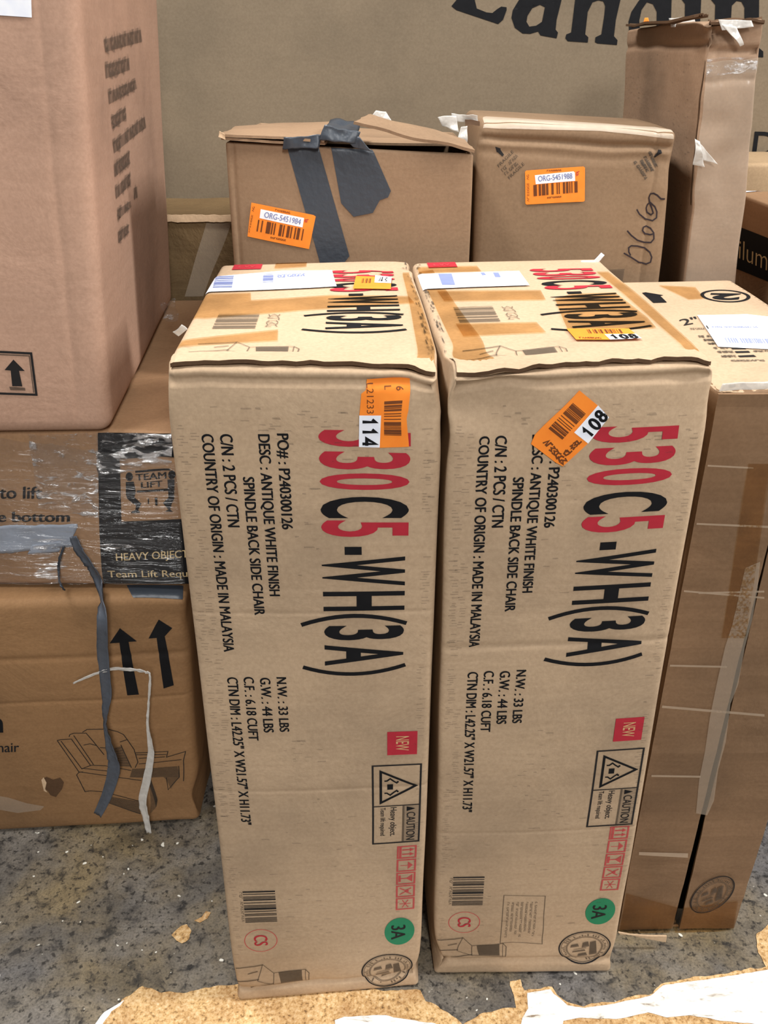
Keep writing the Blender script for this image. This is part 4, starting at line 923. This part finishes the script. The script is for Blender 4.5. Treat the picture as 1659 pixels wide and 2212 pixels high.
TC.plate('top_flap', [(.5052,2.05,1.4225),(.5438,2.05,1.4225)] + [(.5264,1.6,1.4218),(.5035,1.6,1.4244)], .004, 'inner', (16, 6), .003, 25, 6, 'ragged dark top flap', ragged=.03)
TC.plate('orange_scrap', [(.5145,1.95,1.4264),(.5253,1.95,1.428),(.5226,1.95,1.4343),(.5162,1.95,1.4343)], .001, 'orange', (4, 4), .001, 40, 2, 'tiny orange scrap')

R2 = Carton('R2', 'kraft_seam', 'tall taped carton at right, white label and circled figure 2 on top', r=.008, base=.002, freq=5, hide=('front',),
            bumps=((0, 0, 1.0, .06, .012, 20),))
w0, h0 = R2.dims[0], R2.dims[2]
def front_flap(a0, a1, b0, b1, at0, at1, seed):
    """closing flap on the front; a0,a1 at the bottom, at0,at1 at the top"""
    n, mm = 8, 60; top, bot = [], []
    for j in range(mm + 1):
        for i in range(n + 1):
            t = j / mm; a = (a0 + (a1 - a0) * i / n) * (1 - t) + (at0 + (at1 - at0) * i / n) * t; b = b0 + (b1 - b0) * t
            d = .0020 * noise.noise(Vector((a * 16, b * 9, seed)))
            d += .0016 * noise.noise(Vector((seed, b * 30, a * 3)))
            top.append(R2.tri(Vector((a, -.0045 + d, b))) - R2.loc); bot.append(R2.tri(Vector((a, -.0005, b))) - R2.loc)
    K = len(top); f = []; I = lambda i, j: j * (n + 1) + i
    for j in range(mm):
        for i in range(n):
            f += [(I(i, j), I(i + 1, j), I(i + 1, j + 1), I(i, j + 1)), (I(i, j + 1) + K, I(i + 1, j + 1) + K, I(i + 1, j) + K, I(i, j) + K)]
        for e in (0, n):
            q = (I(e, j), I(e, j + 1), I(e, j + 1) + K, I(e, j) + K); f.append(q if e == 0 else q[::-1])
    for i in range(n):
        f.append((I(i, 0) + K, I(i + 1, 0) + K, I(i + 1, 0), I(i, 0))); f.append((I(i, mm), I(i + 1, mm), I(i + 1, mm) + K, I(i, mm) + K))
    return mesh_obj('front_flap', top + bot, f, ['kraft_seam'], R2.root, smooth=False)
slit = [(.1068,-.0188),(.1196,-.0192),(.1044,.2979),(.1092,.2978)]
sl0, sl1 = slit[0][0], slit[1][0]; mid = (slit[2][0] + slit[3][0]) / 2
front_flap(.001, sl0, .006, h0 - .004, .001, mid - .0006, 2.0)
front_flap(sl1, w0 - .001, .006, h0 - .004, mid + .0002, w0 - .001, 7.0)
class FrontOf:      # print on the flaps, which stand 4.5 mm proud of the body
    root = R2.root
    @staticmethod
    def S(face, a, b, off): return R2.tri(Vector((a, -.0066 - off, b))) - R2.loc
FO = FrontOf()
Ink(FO, 'front').poly([(.0819,.7578),(.1005,.7676),(.1059,.7256),(.1095,.6724),(.1087,.6245),(.1129,.5569),(.1085,.5215),(.116,.4468),(.1153,.3874),(.1214,.3225),(.1163,.29),(.0961,.2948),(.0879,.3675),(.0863,.4279),(.0815,.4946),(.0799,.5574),(.0795,.6249),(.0825,.6649),(.0823,.7184)], 'tape_pale').build('clear_tape', 'clear tape over the front seam')
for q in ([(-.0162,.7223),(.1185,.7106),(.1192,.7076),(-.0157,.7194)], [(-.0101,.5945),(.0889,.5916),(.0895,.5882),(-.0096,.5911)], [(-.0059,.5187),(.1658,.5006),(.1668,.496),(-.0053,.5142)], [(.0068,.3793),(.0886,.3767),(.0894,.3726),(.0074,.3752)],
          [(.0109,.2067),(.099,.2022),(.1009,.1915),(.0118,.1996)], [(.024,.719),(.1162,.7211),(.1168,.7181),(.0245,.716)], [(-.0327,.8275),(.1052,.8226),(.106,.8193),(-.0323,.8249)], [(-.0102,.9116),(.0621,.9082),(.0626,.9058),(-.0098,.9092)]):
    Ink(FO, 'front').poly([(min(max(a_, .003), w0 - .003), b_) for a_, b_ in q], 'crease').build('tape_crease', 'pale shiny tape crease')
for q in ([(.003,.1048),(.114,.0628),(.0986,-.0074),(.0027,.001)], [(.055,.9131),(.0843,.913),(.1067,.6408),(.0722,.6412)], [(.1051,.063),(.2165,.0798),(.2274,.0055),(.1129,-.012)]):
    Ink(FO, 'front').poly([(min(max(a_, .003), w0 - .003), b_) for a_, b_ in q], 'tape', 0).build('packing_tape')
sp_ = [(.1638,.098),(.2005,.115),(.1608,.1412)]
c_ = sp_[0]; seal(Ink(FO, 'front'), c_, (sp_[1][0] - c_[0], sp_[1][1] - c_[1]), (sp_[2][0] - c_[0], sp_[2][1] - c_[1]), 'stamp', 8).build('seal_stamp', 'round dark seal print')
Ink(R2, 'top').poly([(.004, .004), (w0 - .004, .004), (w0 - .004, R2.dims[1] - .005), (.004, R2.dims[1] - .005)], 'kraft', -2).build('top_flap', 'lighter overlay painting the bright light on the top')  # strong light on the top painted as a paler card overlay
Ink(R2, 'top').poly([(.0349,.4887),(.0422,.4925),(.0674,.4695),(.0604,.4665),(.0591,.4231),(.0356,.4219)], 'black').build('printed_arrow', 'black arrow on the top')
i = Ink(R2, 'top'); e3 = [(.1714,.4595),(.2078,.449),(.1853,.4966)]; c_ = e3[0]
A_, B_ = (e3[1][0] - c_[0], e3[1][1] - c_[1]), (e3[2][0] - c_[0], e3[2][1] - c_[1])
i.ell(c_, A_, B_, 'black', 0, .006)
i.text('2', *[(.2034,.4719),(.1534,.479),(.1853,.431)], 'black', 0, .05)
i.build('circled_number', 'black circled figure 2 on the top')
lb = Ink(R2, 'top').poly([(.0835,.3413),(.1643,.3441),(.1944,.3272),(.2165,.3185),(.1649,.154),(.059,.1724)], 'white', 2).build('shipping_label', 'large white label')
Ink(R2, 'top').bars(*[(.0774,.1911),(.1407,.186),(.0818,.2143)], 'greyblue', 3, 3, 30).build('barcode', 'pale blue barcode', parent=lb)
Ink(R2, 'top').scrib([(.0825,.2689),(.1523,.267),(.1543,.2738),(.0844,.2763)], 30, 'greyblue', 3, 5, .001).build('label_print', parent=lb)
Ink(R2, 'top').line([(.0776,.2799),(.0751,.2628)], .002, 'soft_black', 3).build('label_print', 'blue barcode and print', parent=lb)
i = Ink(R2, 'top').text('2"', *[(.0438,.284),(.0767,.3016),(.0461,.3181)], 'soft_black', 0, .012)
i.scrib([(.0474,.2613),(.0706,.263),(.0726,.2731),(.0493,.2714)], 8, 'stamp', 0, 3, .0012)
i.build('printed_text', 'size mark and fine print beside the label')
i = Ink(R2, 'top')
for n, q in enumerate(([(.0484,.2199),(.069,.2235),(.07,.2322),(.0499,.2304)], [(.0498,.2026),(.0649,.2042),(.0664,.214),(.0506,.2129)], [(.0511,.1858),(.0605,.1875),(.0621,.1958),(.052,.1941)],
        [(.0516,.1653),(.0726,.1655),(.0734,.1727),(.0516,.1726)], [(.0515,.1475),(.0727,.1488),(.0737,.1567),(.0518,.1553)], [(.0496,.1282),(.0693,.1296),(.0703,.1372),(.0499,.1359)], [(.1029,.1519),(.125,.1532),(.1274,.159),(.104,.1578)], [(.0567,.1111),(.1017,.112),(.1039,.1175),(.0575,.1167)])):
    i.scrib(q, 7, 'stamp', 0, n + 4, .0026)
for q in ([(.0762,.1686),(.0959,.1688),(.0966,.1639),(.0757,.1638)], [(.076,.1546),(.096,.156),(.0964,.1489),(.0758,.1472)], [(.0732,.1352),(.0966,.1385),(.0978,.1308),(.0738,.1287)]):
    i.poly(q, 'soft_black', 0)
i.build('printed_text', 'small black print by the label')
tape(R2, 'top', [(.0791,.5392),(.1397,.5208),(.129,.4422),(.1007,.4373)])
R2.plate('bottom_flap_end', [(.405,.955,.0378),(.4854,.955,.0327),(.486,.955,.0178),(.4012,.955,.0427)], .003, 'kraft_pale', (12, 3), .0012, 20, 3, 'pale loose flap on the floor')
R2.plate('clear_tape', [(.4061,.985,1.0103),(.4652,.985,1.0149),(.4859,.985,1.0255),(.4086,.985,1.0209)], .0006, 'tape_white', (20, 5), .0022, 30, 4, 'clear tape along the top front edge')

IL = Carton('IL', 'kraft_brown', 'pale brown carton at the right edge, black band reading ilum', r=.006, base=.0015)
Ink(IL, 'left').poly([(.6217,1.0479),(.4496,1.0531),(.3685,1.0556),(.3298,.9828),(.4099,.9784),(.6034,.9641)], 'black').build('black_band', 'black printed band')
Ink(IL, 'left').text('ilum', *[(.57,.9893),(.4219,.9968),(.5845,1.0245)], 'cream', 1, -.008).build('printed_text', 'thin cream lettering')
Ink(IL, 'top').poly([(.0171,.65),(.0776,.8015),(.0893,.7052),(.0876,.6938)], 'blue_white', 1).build('paper_label', 'white label on the top')
GB = Carton('GB', 'kraft_grey', 'greyish brown carton far behind the band-printed carton at the right edge', r=.010, base=.0015)

BC = Carton('BC', 'kraft_back', 'huge brown carton filling the background with large black serif lettering', r=.01, base=.002, freq=2, step=.06)
LT = [
 [(1.4799,1.4887),(1.4683,1.4763),(1.4807,1.4679),(1.5865,1.4375),(1.5981,1.4468),(1.6055,1.4678),(1.6051,1.474),(1.5915,1.4753),(1.5821,1.4699),(1.5705,1.4615),(1.5559,1.4628),(1.5313,1.4712),(1.5256,1.4886),(1.537,1.5937),(1.5598,1.6055),(1.5636,1.6211),(1.4748,1.6212),(1.4752,1.6095),(1.49,1.5937)],
 [(1.7736,1.4883),(1.771,1.419),(1.7592,1.4147),(1.7576,1.4062),(1.7642,1.3997),(1.8151,1.3967),(1.8153,1.4083),(1.8067,1.4147),(1.8077,1.4633),(1.8174,1.4841),(1.8314,1.4883),(1.8437,1.4862),(1.8498,1.4758),(1.8499,1.4549),(1.8474,1.4146),(1.8334,1.4082),(1.8332,1.3975),(1.8399,1.3945),(1.8895,1.3909),(1.8896,1.4017),(1.8797,1.4103),(1.88,1.4464),(1.8858,1.4882),(1.8793,1.5088),(1.861,1.5211),(1.8369,1.5231),(1.8142,1.513),(1.8032,1.5252),(1.7554,1.5253),(1.7589,1.5151),(1.7724,1.5089)],
 [(2.0385,1.488),(2.0471,1.4797),(2.0592,1.3972),(2.0473,1.3886),(2.0519,1.3756),(2.1115,1.3733),(2.1117,1.3863),(2.0969,1.395),(2.0857,1.4879),(2.08,1.5208),(2.0249,1.5127),(2.0289,1.5024)],
 [(2.1107,1.4879),(2.1223,1.4775),(2.1356,1.3906),(2.1248,1.382),(2.1281,1.3689),(2.1869,1.3667),(2.1844,1.3797),(2.1739,1.3884),(2.1637,1.4754),(2.1738,1.4857),(2.1862,1.4837),(2.1959,1.4712),(2.2117,1.3862),(2.2021,1.3775),(2.2046,1.3645),(2.2645,1.3622),(2.2618,1.3753),(2.2486,1.384),(2.2288,1.4877),(2.2173,1.5084),(2.1961,1.5186),(2.1686,1.5125),(2.1558,1.5043),(2.1507,1.5187),(2.0967,1.5126),(2.0995,1.5023)]]
i = Ink(BC, 'front')
for q in LT: i.poly(q, 'black')
i.poly([(1.652,1.505),(1.634,1.4885),(1.621,1.4677),(1.6187,1.451),(1.6285,1.4298),(1.649,1.417),(1.6686,1.4162),(1.6877,1.4212),(1.6943,1.4127),(1.7356,1.4062),(1.7378,1.419),(1.7313,1.4254),(1.7318,1.4466),(1.7399,1.4884),(1.7323,1.5172),(1.7073,1.5294),(1.6645,1.5274),(1.639,1.5173),(1.6424,1.505),(1.6619,1.5009),(1.6801,1.5131),(1.6951,1.5049),(1.6914,1.4926),(1.6766,1.4967)], 'black', 0, hole=[(1.669,1.4719),(1.6582,1.4551),(1.6568,1.4425),(1.6649,1.4319),(1.6818,1.434),(1.6957,1.4424),(1.7002,1.4739),(1.6877,1.4793)])
i.poly([(1.9325,1.4881),(1.9167,1.4632),(1.9122,1.4422),(1.9192,1.4081),(1.9393,1.3866),(1.9667,1.3844),(1.9852,1.393),(1.9917,1.3822),(2.0339,1.3799),(2.0337,1.3908),(2.0238,1.3972),(2.0025,1.5693),(1.9454,1.5654),(1.9493,1.5554),(1.9644,1.5493),(1.9723,1.4963),(1.9545,1.5025)], 'black', 0, hole=[(1.9387,1.4442),(1.9456,1.4124),(1.9593,1.4016),(1.9786,1.4037),(1.9856,1.4166),(1.9796,1.4631),(1.9675,1.4798),(1.9524,1.484),(1.9412,1.4673)])
i.build('printed_lettering', 'large black serif letters')
Ink(BC, 'front').text('D', *[(2.2805,1.1303),(2.3413,1.1291),(2.2772,1.1892)], 'black', 0, .012, fit=True).build('printed_lettering', 'black letter D')
